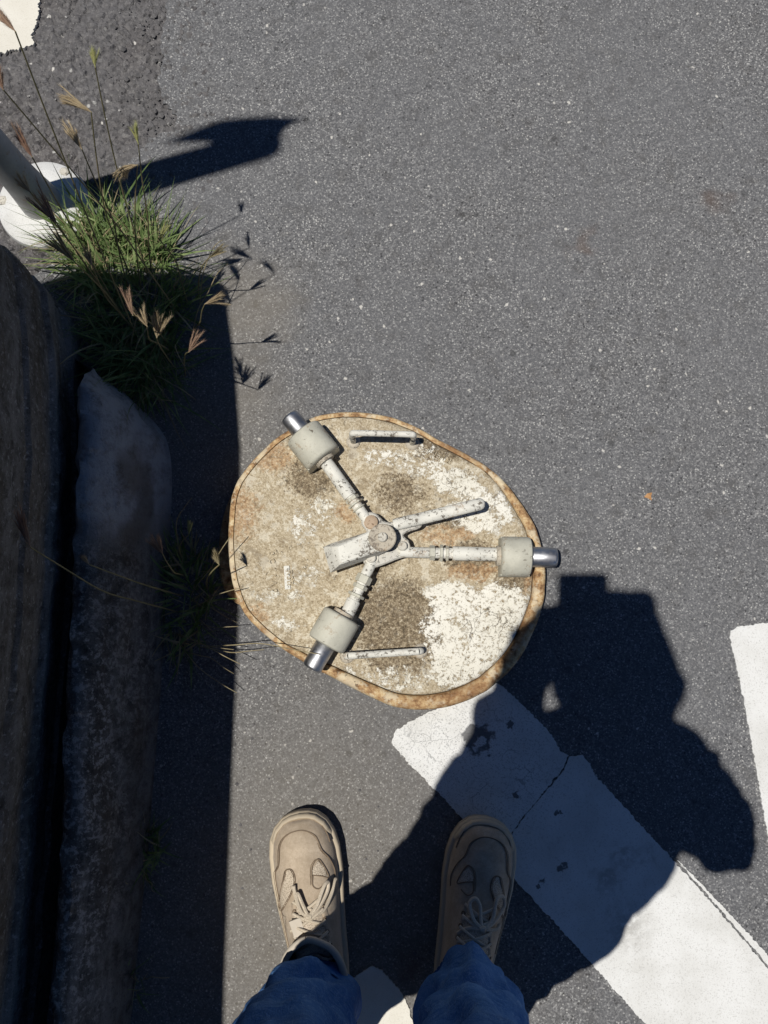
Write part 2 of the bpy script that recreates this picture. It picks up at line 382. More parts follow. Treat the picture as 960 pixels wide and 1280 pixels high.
MAT = dict(
    road=asphalt('smooth_asphalt', False), old=asphalt('coarse_asphalt', True), paint=road_paint(),
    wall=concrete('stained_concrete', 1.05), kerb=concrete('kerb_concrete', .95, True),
    plate=lid_paint(), rim=rust('rim_rust', .6), flange=rust('flange_rust', .1),
    cream=chipped('chipped_cream_paint', (.54, .525, .44), (.12, .10, .07), .625),
    white=chipped('chipped_white_paint', (.70, .685, .62), (.10, .08, .06), .565, sc_=100),
    dull=chipped('worn_beige_metal', (.46, .41, .33), (.17, .14, .11), .55),
    ironb=chipped('worn_grey_iron', (.50, .48, .43), (.09, .085, .08), .54, .5, 120),
    bolt=chipped('rusty_bolt', (.40, .30, .21), (.16, .09, .05), .56), boltw=chipped('painted_bolt', (.58, .55, .48), (.2, .17, .13), .58),
    steel=steel(), post=chipped('post_white', (.42, .42, .41), (.35, .34, .32), .66, .5),
    suede=suede(), knit=knit(), sole=plain('sole_rubber', (.50, .42, .31), .75, .25, 120, .12), lace=cloth('lace_cord', (.40, .34, .26), (.55, .47, .37), 1400),
    lining=plain('shoe_lining', (.10, .09, .085), .95, .05), seam=plain('seam_thread', (.20, .15, .105), .9, .1), collar=plain('collar_leather', (.52, .46, .38), .7, .3, 90, .15),
    denim=denim_cloth(), stitch=plain('denim_thread', (.05, .11, .22), .9, .1),
    shirt=cloth('dark_shirt', (.05, .05, .055), (.08, .08, .09)), skin=plain('skin', (.50, .31, .22), .6, .35, 60, .1), hair=plain('hair', (.03, .022, .018), .7, .3), eye=plain('eye', (.5, .48, .45), .3, .5, 50, .05),
    phone=plain('phone_shell', (.03, .03, .035), .35, .5, 40, .05, 0), glass=plain('phone_glass', (.012, .012, .014), .08, .5, 40, .05, 0),
    green=leafy('green_blade', [(.3, (.07, .12, .035)), (.5, (.17, .245, .085)), (.7, (.36, .42, .19))]),
    dry=leafy('dry_blade', [(.3, (.24, .19, .10)), (.6, (.42, .36, .22)), (.8, (.30, .28, .14))], .25),
    stalk=leafy('stalk', [(.3, (.15, .14, .07)), (.6, (.26, .23, .12)), (.8, (.30, .20, .12))], .15),
    seed=leafy('seed_tan', [(.3, (.40, .31, .19)), (.6, (.58, .48, .32)), (.8, (.46, .34, .22))], .4),
    seedr=leafy('seed_reddish', [(.3, (.30, .18, .13)), (.6, (.48, .34, .24)), (.8, (.38, .24, .18))], .4),
    seedg=leafy('seed_green', [(.3, (.30, .32, .12)), (.6, (.42, .42, .18)), (.8, (.36, .30, .14))], .3),
    grit=plain('pale_grit', (.44, .43, .41), .85, .2, 300, .3), gritd=plain('dark_grit', (.13, .125, .125), .9, .2, 300, .3),
    litter=leafy('dry_leaf', [(.3, (.40, .20, .08)), (.7, (.55, .30, .13))], .2),
)

# ------------------------------------------------------------------ ground
def grid_sheet(name, mat, nx, ny, x0, x1, y0, y1, zf):
    xs = np.linspace(x0, x1, nx); ys = np.linspace(y0, y1, ny)
    X, Y = np.meshgrid(xs, ys); Z = zf(X, Y)
    v = np.stack([X, Y, Z], -1).reshape(-1, 3)
    i = np.arange(nx * ny).reshape(ny, nx)
    f = np.stack([i[:-1, :-1], i[:-1, 1:], i[1:, 1:], i[1:, :-1]], -1).reshape(-1, 4)
    me = bpy.data.meshes.new(name); me.from_pydata(v.tolist(), [], f.tolist()); me.update()
    return link(name, me, mat, None, True, 80)
g = MB(); g.add([(-150, -150, -.03), (150, -150, -.03), (150, 150, -.03), (-150, 150, -.03)], [(0, 1, 2, 3)])
tag(g.build('ground', MAT['old'], sm=False), kind='structure')

def cells(X, Y, s, seed):
    """distance to the nearest of jittered cell points, and a random value of that cell"""
    gx = X / s; gy = Y / s; ix = np.floor(gx); iy = np.floor(gy)
    best = np.full(X.shape, 9.0); val = np.zeros(X.shape)
    def h(a, b, k): return np.modf(np.abs(np.sin(a * 127.1 + b * 311.7 + k * 74.7 + seed) * 43758.5453))[0]
    for dx in (-1, 0, 1):
        for dy in (-1, 0, 1):
            cx = ix + dx; cy = iy + dy
            d = np.hypot(cx + h(cx, cy, 1) - gx, cy + h(cx, cy, 2) - gy)
            v = h(cx, cy, 3); q = d < best
            best = np.where(q, d, best); val = np.where(q, v, val)
    return best, val
def coarse_z(X, Y):
    def wob(f, k): return np.sin(X * f + k) * np.cos(Y * f * 1.3 + 2.1 * k) + .5 * np.sin(X * f * 2.3 + Y * f * 1.7 + k)
    U = X + .0022 * wob(330, 1.0); V = Y + .0022 * wob(310, 2.6)
    d, v = cells(U, V, .0125, 3.0); d2, v2 = cells(U, V, .0062, 8.0); d3, v3 = cells(X, Y, .0031, 5.0)
    z = -.0075 + .0075 * v ** .6 * np.clip(1.05 - 1.5 * d ** 2, 0, 1) + .0034 * v2 * np.clip(1 - 1.3 * d2 ** 2, 0, 1) + .0012 * v3 * np.clip(1 - d3, 0, 1)
    z -= .006 * (v2 > .86) * np.clip(1 - 1.6 * d2, 0, 1)
    z = np.minimum(z, .0022)
    edge = np.minimum(np.minimum(X - X.min(), X.max() - X), np.minimum(Y - Y.min(), Y.max() - Y))
    return np.where(edge < .004, -.028, z)
tag(grid_sheet('old_asphalt', MAT['old'], 480, 550, -.98, -.30, .58, 1.36, coarse_z), kind='structure')

# the newer, smoother surface with its ragged edge
def ragged(pts, step=.004, amp=.0025, seed=0):
    out = []; rn = random.Random(seed)
    for a, b in zip(pts[:-1], pts[1:]):
        a = Vector(a[:2]); b = Vector(b[:2]); n = max(1, int((b - a).length / step))
        t = (b - a).normalized(); nn = Vector((-t.y, t.x))
        for i in range(n):
            p = a + (b - a) * (i / n)
            out.append(p + nn * (amp * (rn.random() - .5) * 1.6 + amp * 1.1 * mnoise.noise(Vector((p.x * 170, p.y * 170, seed))) + amp * .9 * mnoise.noise(Vector((p.x * 35, p.y * 35, seed + 4)))))
    return out
seam_px = [(204, -120), (207, -40), (208, 20), (200, 42), (203, 75), (196, 100), (205, 128), (222, 147), (218, 160), (200, 168), (180, 180), (160, 205), (140, 225), (110, 260), (60, 330), (-10, 390)]
edge = ragged([P(*q) for q in seam_px], .006, .004, 2)
top = Vector((edge[0].x, 150)); low = Vector((-1.3, edge[-1].y))
poly = [(p.x, p.y) for p in edge] + [(low.x, low.y), (-1.3, -150), (150, -150), (150, 150), (top.x, 150)]
r = MB(); r.prism(poly, -.012, 0); tag(r.build('road', MAT['road'], ang=30, sm=False), kind='structure')

def marking(name, outlines, th=.0032, seed=1, amp=.0013, z=0.0):
    m = MB()
    for k, (pts, rag) in enumerate(outlines):
        w = [P(*q) for q in pts]; w.append(w[0])
        m.prism([tuple(p) for p in ragged(w, .0026 if rag else .02, amp if rag else .0006, seed + k)], z, z + th, .0)
    return tag(m.build(name, MAT['paint'], sm=False), kind='structure')
A = [(489, 928), (494, 913), (520, 897), (560, 880), (608, 859), (621, 853), (633, 862), (660, 888), (688, 917), (700, 938), (710, 944),
     (703, 961), (688, 979), (671, 999), (654, 1019), (642, 1036), (634, 1046), (614, 1066), (575, 1020), (530, 973), (517, 960)]
B = [(711.4, 945.4), (727, 944), (737, 954), (744, 970), (760, 986), (800, 1031), (846, 1080), (900, 1141), (955, 1205), (1010, 1268), (1100, 1372), (1000, 1500),
     (805, 1278), (715, 1177), (645, 1100), (617, 1069), (636, 1047), (643.4, 1037), (655.4, 1020), (672.4, 1000), (689.4, 980), (704.5, 962)]
E = [(842, 1072), (852, 1079), (880, 1109), (912, 1142), (945, 1178), (1010, 1250), (1110, 1362), (1102, 1370), (1011, 1265), (957, 1203), (902, 1139), (848, 1078)]
marking('painted_stripe', [(A, 1), (B, 1), (E, 1)], seed=11)
marking('painted_line', [([(911, 795), (913, 789), (921, 784), (945, 780), (990, 776), (1110, 768), (1140, 1180), (985, 1190), (972, 1120), (958, 1040), (944, 960), (930, 880)], 1)], seed=31)
marking('painted_mark', [([(440, 1222), (455, 1213), (466, 1207), (478, 1213), (490, 1227), (502, 1240), (510, 1256), (519, 1290), (530, 1400), (400, 1400), (415, 1300)], 1)], seed=41)
marking('painted_corner', [([(-140, -60), (52, -60), (49, 10), (47, 28), (42, 42), (42, 57), (33, 60), (12, 65), (-30, 74), (-140, 95)], 1)], th=.006, seed=51, amp=.003, z=-.003)

def chips(name, mat, n, place, smin, smax, seed, label=None):
    rn = random.Random(seed); m = MB()
    for _ in range(n):
        x, y, z = place(rn); s = smin + (smax - smin) * rn.random() ** 3
        a = rn.random() * 6.28; vs = []
        for k in range(5):
            q = a + k * 1.2566 + rn.uniform(-.3, .3); vs.append((x + s * math.cos(q) * rn.uniform(.6, 1), y + s * math.sin(q) * rn.uniform(.6, 1), z - .0004))
        vs.append((x + rn.uniform(-.2, .2) * s, y + rn.uniform(-.2, .2) * s, z + s * rn.uniform(.35, .8)))
        m.add(vs, [(0, 1, 5), (1, 2, 5), (2, 3, 5), (3, 4, 5), (4, 0, 5)])
    return tag(m.build(name, mat, sm=False), label, 'grit', kind='stuff')
def anywhere(rn):
    p = P(rn.uniform(-60, 1020), rn.uniform(-60, 1340)); return p.x, p.y, 0
def by_kerb(rn):
    p = P(300 + rn.random() ** 2 * 330 - rn.random() * 40, rn.uniform(880, 1300)); return p.x, p.y, 0
def by_seam(rn):
    q = rn.choice(seam_px[1:10]); p = P(q[0] + rn.gauss(0, 22), q[1] + rn.gauss(0, 14)); return p.x, p.y, 0
chips('loose_grit', MAT['grit'], 900, anywhere, .0008, .0034, 3, 'tiny pale stone chips scattered over the whole sunlit asphalt')
chips('dark_grit', MAT['gritd'], 260, by_kerb, .001, .005, 4, 'dark grit and crumbs on the road beside the shoes')
chips('seam_rubble', MAT['gritd'], 220, by_seam, .002, .0075, 5, 'broken asphalt crumbs along the ragged seam at top left')

# ------------------------------------------------------------------ wall and its kerb
WY1 = P(92, 392).y
def wall():
    H = 1.045; rows = []
    ys = list(np.linspace(-1.6, WY1 - .03, 70)) + [WY1 - .02, WY1 - .01, WY1 - .004, WY1]
    for y in ys:
        xt = float(np.interp(y, [-.6, -.3, 0, .25, .40, .55, WY1], [-.498, -.494, -.488, -.492, -.505, -.528, -.535]))
        xb = float(np.interp(y, [-1.2, -.6, 0, .25, .40, .55, WY1], [-.545, -.525, -.500, -.496, -.508, -.530, -.537]))
        rnd = -.012 * smooth(WY1 - .03, WY1, y)
        ring = []
        prof = [(0, -.02), (0, .04), (.001, .065), (-.006, .072), (-.005, .12), (.003, .128), (.004, .165), (-.004, .172), (-.003, .215), (.004, .225), (.004, .27), (-.002, .277), (.002, .36), (.003, .5), (.004, .7), (.006, .9), (.005, H - .03), (-.004, H - .008), (-.02, H), (-.22, H + .004), (-.25, H - .02), (-.25, .5), (-.25, -.02)]
        for dx, z in prof:
            j = .004 * mnoise.noise(Vector((dx * 9, y * 14, z * 14))) if -.02 < z < H - .04 else 0
            xf = xb + (xt - xb) * smooth(.1, .6, z) + rnd
            ring.append((xf + dx + j * 1.5, y, z))
        rows.append(ring)
    m = MB(); m.loft(rows); o = m.build('concrete_wall', MAT['wall'], ang=40); return o
tag(wall(), 'tall dark stained concrete wall along the left edge of the road', 'wall')
def kerb():
    y1 = P(190, 480).y; rows = []
    px = [(92, 447), (130, 474), (165, 501), (195, 530), (210, 556), (215, 600), (212, 680), (207, 760), (202, 850), (194, 950), (186, 1050), (176, 1150), (165, 1260), (150, 1400), (140, 1520)]
    toe = spline([(*P(*q).xy, 0) for q in px], 260)
    for i, t in enumerate(toe):
        a = smooth(0, 50, i)                        # the end comes down to a rounded nose
        bx = -.474 + .012 * i / 260 + .004 * mnoise.noise(Vector((0, t.y * 9, 3))) + .006 * mnoise.noise(Vector((0, t.y * 38, 8)))
        hz = .035 + .125 * a; bx = min(bx, t.x - .004)
        w = t.x - bx; ring = [(bx - .004, t.y, -.02), (bx, t.y, hz - .012), (bx + w * .06, t.y, hz - .002), (bx + w * .2, t.y, hz * .99), (bx + w * .38, t.y, hz * .90), (bx + w * .55, t.y, hz * .74),
              (bx + w * .66, t.y, hz * .60), (bx + w * .70, t.y, hz * .46), (bx + w * .84, t.y, hz * .33), (bx + w * .88, t.y, hz * .22), (bx + w * .96, t.y, hz * .12), (t.x, t.y, 0), (t.x + .001, t.y, -.02)]
        ring = [(x + (.009 * mnoise.noise(Vector((x * 22, y * 16, z * 22))) if 1 < k < 11 else 0), y, z + (.010 * mnoise.noise(Vector((x * 16, y * 12, z * 16 + 5))) + .004 * mnoise.noise(Vector((x * 60, y * 50, z * 60))) if 1 < k < 11 else 0)) for k, (x, y, z) in enumerate(ring)]
        rows.append(ring)
    m = MB(); m.loft(rows, True, True); return m.build('concrete_kerb', MAT['kerb'], ang=60)
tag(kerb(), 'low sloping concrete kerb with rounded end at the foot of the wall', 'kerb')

# ------------------------------------------------------------------ white post
def post():
    b = P(57, 259); b.z = -.002
    e = empty('marker_post', b)
    tag(e, 'white round post on a white disc foot behind the wall end', 'post')
    m = MB(); m.rod(b, b + Vector((0, 0, 1)), [(0, .080), (.006, .081), (.014, .079), (.018, .074), (.024, .060), (.026, .056), (.026, .030)], 48)
    m.build('foot', MAT['paint'], e)
    m = MB(); m.rod(b + Vector((0, 0, .02)), b + Vector((-.050, -.011, 1.02)), [(0, .036), (.015, .035), (.05, .032), (.08, .030), (.1, .029), (1.97, .030), (2.02, .029), (2.045, .025), (2.06, .016), (2.065, .004)], 32)
    m.build('post', MAT['post'], e)
    z = 1.75
    for k in range(3):
        a = 1.0 + k * 2.1; q = b + Vector((math.cos(a) * .068, math.sin(a) * .066, .015))
        m = MB(); m.rod(q, q + Vector((0, 0, 1)), [(0, .009), (.008, .009), (.010, .006)], 6); m.build('anchor_bolt', MAT['boltw'], e, ang=30)
    pts = [(200, 179), (222, 171), (250, 159), (275, 150), (300, 147), (340, 145), (386, 148), (368, 154), (356, 162), (350, 172), (335, 180), (305, 183), (255, 178), (225, 179)]
    pl = [SH(*q, z) for q in pts]; top = []; bot = []
    for p in pl:
        t = .25 * (p.y - pl[0].y); dz = t
        top.append((p.x - SX * dz, p.y - SY * dz, z + dz + .003)); bot.append((p.x - SX * dz, p.y - SY * dz, z + dz - .003))
    m = MB(); m.loft([bot[::-1], top[::-1]]); m.build('bent_plate', MAT['post'], e, sm=False)
post()

# ------------------------------------------------------------------ hatch cover
LZ = .052
def cover():
    c0 = P(484, 702)
    e = empty('hatch_cover', c0)
    tag(e, 'rusty cream painted round hatch cover with three locking pins lying on the road', 'hatch cover')
    opx = [(285, 650), (291, 612), (312, 578), (342, 549), (382, 524), (415, 515), (450, 514), (488, 520), (520, 532), (550, 549), (580, 565), (609, 582), (633, 603), (656, 633), (672, 661), (680, 690),
           (683, 720), (680, 755), (668, 791), (650, 824), (628, 849), (600, 869), (565, 883), (525, 888), (490, 883), (455, 868), (420, 850), (385, 832), (345, 806), (316, 780), (298, 755), (288, 720), (284, 685)]
    n = 220
    out = [Vector((p.x, p.y)) for p in spline([P(*q, LZ) for q in opx], n, True)][::-1]     # counter-clockwise
    out = [p + (p - Vector((c0.x, c0.y))).normalized() * (.0012 * mnoise.noise(Vector((p.x * 40, p.y * 40, 1)))) for p in out]
    wf = []
    for p in out:
        a = math.atan2(p.y - c0.y, p.x - c0.x)
        wf.append(.5 + .75 * max(0, math.cos(a + .85)) ** .8)      # the lip is widest on the lower right
    def ring(d, z, nz=0): 
        return [(p.x, p.y, z + nz * mnoise.noise(Vector((p.x * 30, p.y * 30, 7)))) for p in inset(out, [d * w for w in wf])]
    m = MB(); m.loft([ring(.006, 0), ring(0, .006), ring(-.001, .022), ring(0, .040), ring(.0012, .0465), ring(.004, .0500, .001), ring(.010, .0515, .0012), ring(.015, .0505, .001), [(x, y, .0503 - .0035 * min(1, max(0, (w - .5) / .35))) for (x, y, z), w in zip(ring(.0185, .047), wf)], ring(.019, .03)], False, False)
    m.build('rim', MAT['rim'], e, ang=70)
    rings = [ring(.0195, .03), ring(.0205, .0485), ring(.0225, .0518, .0008)]
    base = [Vector((p[0], p[1])) for p in rings[-1]]; cc = Vector((c0.x, c0.y))
    for s, z in ((.97, .0532), (.9, .0538), (.75, .0542), (.55, .0545), (.35, .0545), (.15, .0545), (.02, .0545)):
        rings.append([(*(cc + (p - cc) * s), z + .0009 * mnoise.noise(Vector(((cc + (p - cc) * s).x * 22, (cc + (p - cc) * s).y * 22, 2)))) for p in base])
    m = MB(); m.loft(rings, False, True); m.build('plate', MAT['plate'], e, ang=60)
    # the lower flange that shows on the shaded side
    fl = spline([P(*q, .012) for q in [(320, 590), (300, 603), (286, 625), (277, 655), (273, 690), (275, 720), (283, 742), (300, 756), (322, 752), (340, 700), (340, 650)]], 60, True)
    m = MB(); m.prism([p.xy for p in fl], 0, .014, .003); m.build('flange', MAT['flange'], e)
    PT = .0545
    # three pin housings, pins and rods
    def housing(bx, px_, rd, rod_from, rod_to, nuts, zc, flat):
        b0 = P(*bx[0], zc); b1 = P(*bx[1], zc); d = (b1 - b0).normalized(); L = (b1 - b0).length; r = .0310
        m = MB(); m.rod(b0, b1, [(0, r - .009), (.001, r - .003), (.003, r - .001), (.006, r), (L - .006, r), (L - .002, r - .001), (L, r - .004), (L, r - .012)], 40)
        sd = Vector((-d.y, d.x, 0))                       # cast foot under the barrel
        q = [b0 + d * .001 + sd * .0305, b1 - d * .001 + sd * .0305, b1 - d * .001 - sd * .0305, b0 + d * .001 - sd * .0305]
        m.prism([p.xy for p in q], PT - .004, zc, 0)
        h = m.build('pin_housing', MAT['cream'], e, ang=40)
        p0 = b1 - d * .01; p1 = P(*px_, zc); l = (p1 - p0).length; pr = .0158
        m = MB(); m.rod(p0, p1, [(0, pr), (.0112, pr), (.0118, pr + .0004), (l - .004, pr), (l - .0012, pr - .001), (l, pr - .003), (l, pr - .008)], 36)
        m.build('pin', MAT['steel'], h, ang=40)
        m = MB(); m.rod(b0 - d * .006, b1, [(0, .0125), (0, .016), (.007, .0165)], 28); m.build('bush', MAT['dull'], h)
        a = P(*rod_from, zc - .002); z = P(*rod_to, zc - .002); l = (z - a).length
        dd = (z - a).normalized()
        m = MB(); m.rod(a, z, [(0, .0095), (.001, .0108), (l * flat, .0112), (l * flat, .0086), (l, .0086)], 20)
        ro = m.build('link_rod', MAT['white'], e, ang=30)
        for t, wd, rr in nuts:
            m = MB(); m.rod(a + dd * (l * t), z, [(0, rr - .0015), (.0008, rr), (wd - .0008, rr), (wd, rr - .0015)], 6 if rr > .0117 else 18); m.build('lock_nut', MAT['cream'], ro, ang=25)
        return ro
    zc = PT + .034
    housing([(404, 570), (371, 537)] and [(405, 574), (378, 540)], (361, 520), .016, (404, 573), (459, 650), [(.64, .006, .0118), (.72, .004, .0135), (.80, .003, .0112)], zc, .62)
    housing([(625, 695), (663, 696)], (696, 697), .016, (622, 693), (500, 690), [(.50, .005, .0118), (.56, .005, .0135), (.64, .009, .0120)], zc, .46)
    housing([(432, 778), (404, 806)] and [(428, 769), (407, 806)], (389, 836), .016, (432, 772), (466, 700), [(.36, .005, .0135), (.50, .007, .0118), (.60, .013, .0125)], zc, .3)
    # operating lever with its three-eyed plate
    zl = PT + .036
    lv = [(461, 640), (470, 642), (482, 652), (494, 651), (515, 646), (528, 645), (530, 652), (524, 660), (512, 664), (504, 669), (511, 676), (513, 686), (507, 695), (496, 699),
          (470, 709), (459, 708), (453, 699), (456, 690), (462, 680), (458, 664), (452, 655), (453, 645)]
    m = MB(); m.prism([p.xy for p in spline([P(*q, zl) for q in lv], 120, True)], zl - .009, zl, .0022)
    lever = m.build('lever', MAT['ironb'], e, ang=30)
    ar = [P(492, 656, zl + .002), P(540, 645, zl + .006), P(590, 632.5, zl + .012), P(606, 628.5, zl + .013)]
    m = MB(); m.tube(spline(ar, 16), [.009] + [.0098] * 12 + [.0088, .0066, .003], 14, True, .75); m.build('lever_grip', MAT['white'], lever, ang=50)
    # square socket block above the plate
    zb = zl + .032
    bk = [(421, 683), (428, 680), (462, 664), (470, 658), (480, 658), (490, 665), (493, 675), (488, 685), (470, 690), (426, 705)]
    m = MB(); pl = [P(*q, zb).xy for q in bk]
    a = sum(pl[i].x * pl[(i + 1) % len(pl)].y - pl[(i + 1) % len(pl)].x * pl[i].y for i in range(len(pl)))
    if a < 0: pl.reverse()
    top = inset(pl, .0018)
    low = [P(*q, zl).xy for q in [(404, 684), (412, 680), (462, 664), (470, 658), (480, 658), (490, 665), (493, 675), (488, 687), (470, 696), (413, 716)]]
    if a < 0: low.reverse()
    m.loft([[(p.x, p.y, zl + .001) for p in low], [(p.x * .9 + q.x * .1, p.y * .9 + q.y * .1, zb - .002) for p, q in zip(pl, low)], [(p.x, p.y, zb) for p in top]])
    blk = m.build('socket_block', MAT['white'], e, ang=30)
    cp = P(478, 672, zb); m = MB(); m.rod(cp - Vector((0, 0, .002)), cp + Vector((0, 0, 1)), [(0, .0215), (.0035, .0215), (.0048, .0200), (.0048, .01)], 36); m.build('pivot_washer', MAT['dull'], blk)
    m = MB(); m.rod(cp, cp + Vector((0, 0, 1)), [(0, .0075), (.008, .0075), (.0095, .006), (.0095, .003)], 18); m.build('pivot_bolt', MAT['boltw'], blk)
    for (x, y), k, mm in (((464, 653), 1, 'bolt'), ((503, 683), 0, 'boltw'), ((464, 698), 0, 'boltw')):
        q = P(x, y, zl); m = MB(); m.rod(q, q + Vector((0, 0, 1)), [(-.001, .0115), (.0015, .0115), (.0018, .0075 + .003 * k), (.008, .0075 + .003 * k), (.0095, .006), (.0095, .003)], 20); m.build('pivot_bolt', MAT[mm], e)
    # hub boss between plate and lever
    q = P(478, 678, PT); m = MB(); m.rod(q - Vector((0, 0, .002)), q + Vector((0, 0, 1)), [(0, .03), (.004, .028), (.006, .022), (.024, .022)], 28); m.build('hub', MAT['dull'], e)
    # lifting handles
    def handle(a, b, r, zt):
        p = P(*a, zt); q = P(*b, zt); d = (q - p).normalized()
        pts = [(p.x, p.y, PT - .003), (p.x, p.y, zt - .008), p + d * .005 - Vector((0, 0, .0015)), p + d * .012, q - d * .012, q - d * .005 - Vector((0, 0, .0015)), (q.x, q.y, zt - .008), (q.x, q.y, PT - .003)]
        m = MB(); m.tube(spline(pts, 40), r, 12); m.build('handle', MAT['white'], e, ang=60)
        for s in (p, q):
            g_ = Vector((s.x, s.y, PT)); m = MB(); m.rod(g_ - Vector((0, 0, .002)), g_ + Vector((0, 0, 1)), [(0, .0125), (.003, .0115), (.005, .009), (.0055, .006)], 16); m.build('weld', MAT['dull'], e)
    handle((440, 541), (517, 543), .0050, PT + .064); handle((433, 820), (526, 814), .0056, PT + .030)
    # raised lettering, mostly worn away
    def word(t, px_, py, size, ang):
        cu = bpy.data.curves.new('lettering', 'FONT'); cu.body = t; cu.size = size; cu.extrude = .0013; cu.bevel_depth = .00025; cu.align_x = 'CENTER'; cu.align_y = 'CENTER'; cu.space_character = 1.15
        o = bpy.data.objects.new('lettering_source', cu); COL.objects.link(o)
        me = bpy.data.meshes.new_from_object(o.evaluated_get(bpy.context.evaluated_depsgraph_get())); bpy.data.objects.remove(o)
        w = P(px_, py, PT + .0013); me.transform(Matrix.Translation(w) @ Matrix.Rotation(ang, 4, 'Z')); link('lettering', me, MAT['plate'], e, False)
    word('0 C 1 1 A 0', 341, 715, .012, R(-84)); word('RSB', 362, 722, .014, R(-84)); word('S', 381, 709, .012, R(-20)); word('8 0 M R', 549, 570, .012, R(-30))
    m = MB(); m.box((*P(359, 722, PT).xy, PT + .0006), .0045, .019, .0014, R(4)); m.build('name_tag', MAT['white'], e)
cover()

# ------------------------------------------------------------------ grass
def ribbon(m, p0, dirv, L, w, bend, rn, seg=6):
    """one blade: a tapering ribbon that rises, arches over and twists"""
    d = Vector(dirv).normalized(); out = Vector((d.x, d.y, 0)); out = out.normalized() if out.length > 1e-3 else Vector((1, 0, 0))
    p = Vector(p0); el = math.asin(max(-1, min(1, d.z))); vs = []
    tw = rn.uniform(-1.2, 1.2); kink = rn.uniform(-.5, .5)
    for k in range(seg + 1):
        t = k / seg; ww = w * (1 - t ** 1.8) * (.55 + .45 * min(1, t * 4))
        ou = Matrix.Rotation(kink * t, 3, 'Z') @ out; side = Vector((-ou.y, ou.x, 0))
        s = (side * math.cos(tw * t) + Vector((0, 0, 1)) * math.sin(tw * t)) * ww
        vs += [p - s, p + s]
        e_ = el - bend * (t ** 1.3); p = p + (ou * math.cos(e_) + Vector((0, 0, 1)) * math.sin(e_)) * (L / seg)
        if p.z < .003: p.z = .003
    m.add(vs, [(2 * k, 2 * k + 1, 2 * k + 3, 2 * k + 2) for k in range(seg)])
def spike(m, p, d, L, rn, bristle=1.0, droop=.3):
    """one finger of a seed head: a thin spike covered in short awns"""
    d = Vector(d).normalized(); pts = [Vector(p)]; q = Vector(p)
    for k in range(5):
        d = (d + Vector((rn.uniform(-.06, .06), rn.uniform(-.06, .06), -droop * .16))).normalized(); q = q + d * L / 5; pts.append(q.copy())
    m.tube(pts, [.0004, .0007, .0009, .0009, .0007, .0003], 4)
    for k in range(int(110 * bristle)):
        t = rn.random() ** .9 * 4.99; i = int(t); c = pts[i].lerp(pts[i + 1], t - i); ax = (pts[i + 1] - pts[i]).normalized()
        o = Vector((rn.gauss(0, 1), rn.gauss(0, 1), rn.gauss(0, 1))); o = (o - ax * o.dot(ax)).normalized()
        l = rn.uniform(.004, .011); tip = c + ax * l * .95 + o * l * .38; s = ax.cross(o) * .0002
        m.add([c - s, c + s, tip], [(0, 1, 2)])
def seed_head(parent, p, d, L, n, spread, rn, mat, curl=0.0, bristle=1.0):
    d = Vector(d).normalized(); a = d.orthogonal().normalized(); b = d.cross(a); m = MB()
    for k in range(n):
        q = 6.283 * k / n + rn.uniform(-.4, .4); s = spread * rn.uniform(.5, 1.1)
        spike(m, p, d + (a * math.cos(q) + b * math.sin(q)) * s, L * rn.uniform(.6, 1.05), rn, bristle, curl + rn.uniform(-.3, .6))
    return m.build('seed_head', mat, parent, sm=False)
def stalk(tuft, base, tip, rn, sag=.0, r=.0011, mat='stalk', name='stalk'):
    a = Vector(base); c = Vector(tip); mid = a.lerp(c, .5) + Vector((rn.uniform(-.012, .012), rn.uniform(-.012, .012), sag))
    pts = spline([a, a.lerp(mid, .55) + Vector((0, 0, sag * .35)), mid, mid.lerp(c, .55) + Vector((0, 0, sag * .3)), c], 14)
    m = MB(); m.tube(pts, [r * 1.25 - r * .5 * i / 13 for i in range(14)], 5); o = m.build(name, MAT[mat], tuft)
    return o, (pts[-1] - pts[-3]).normalized()

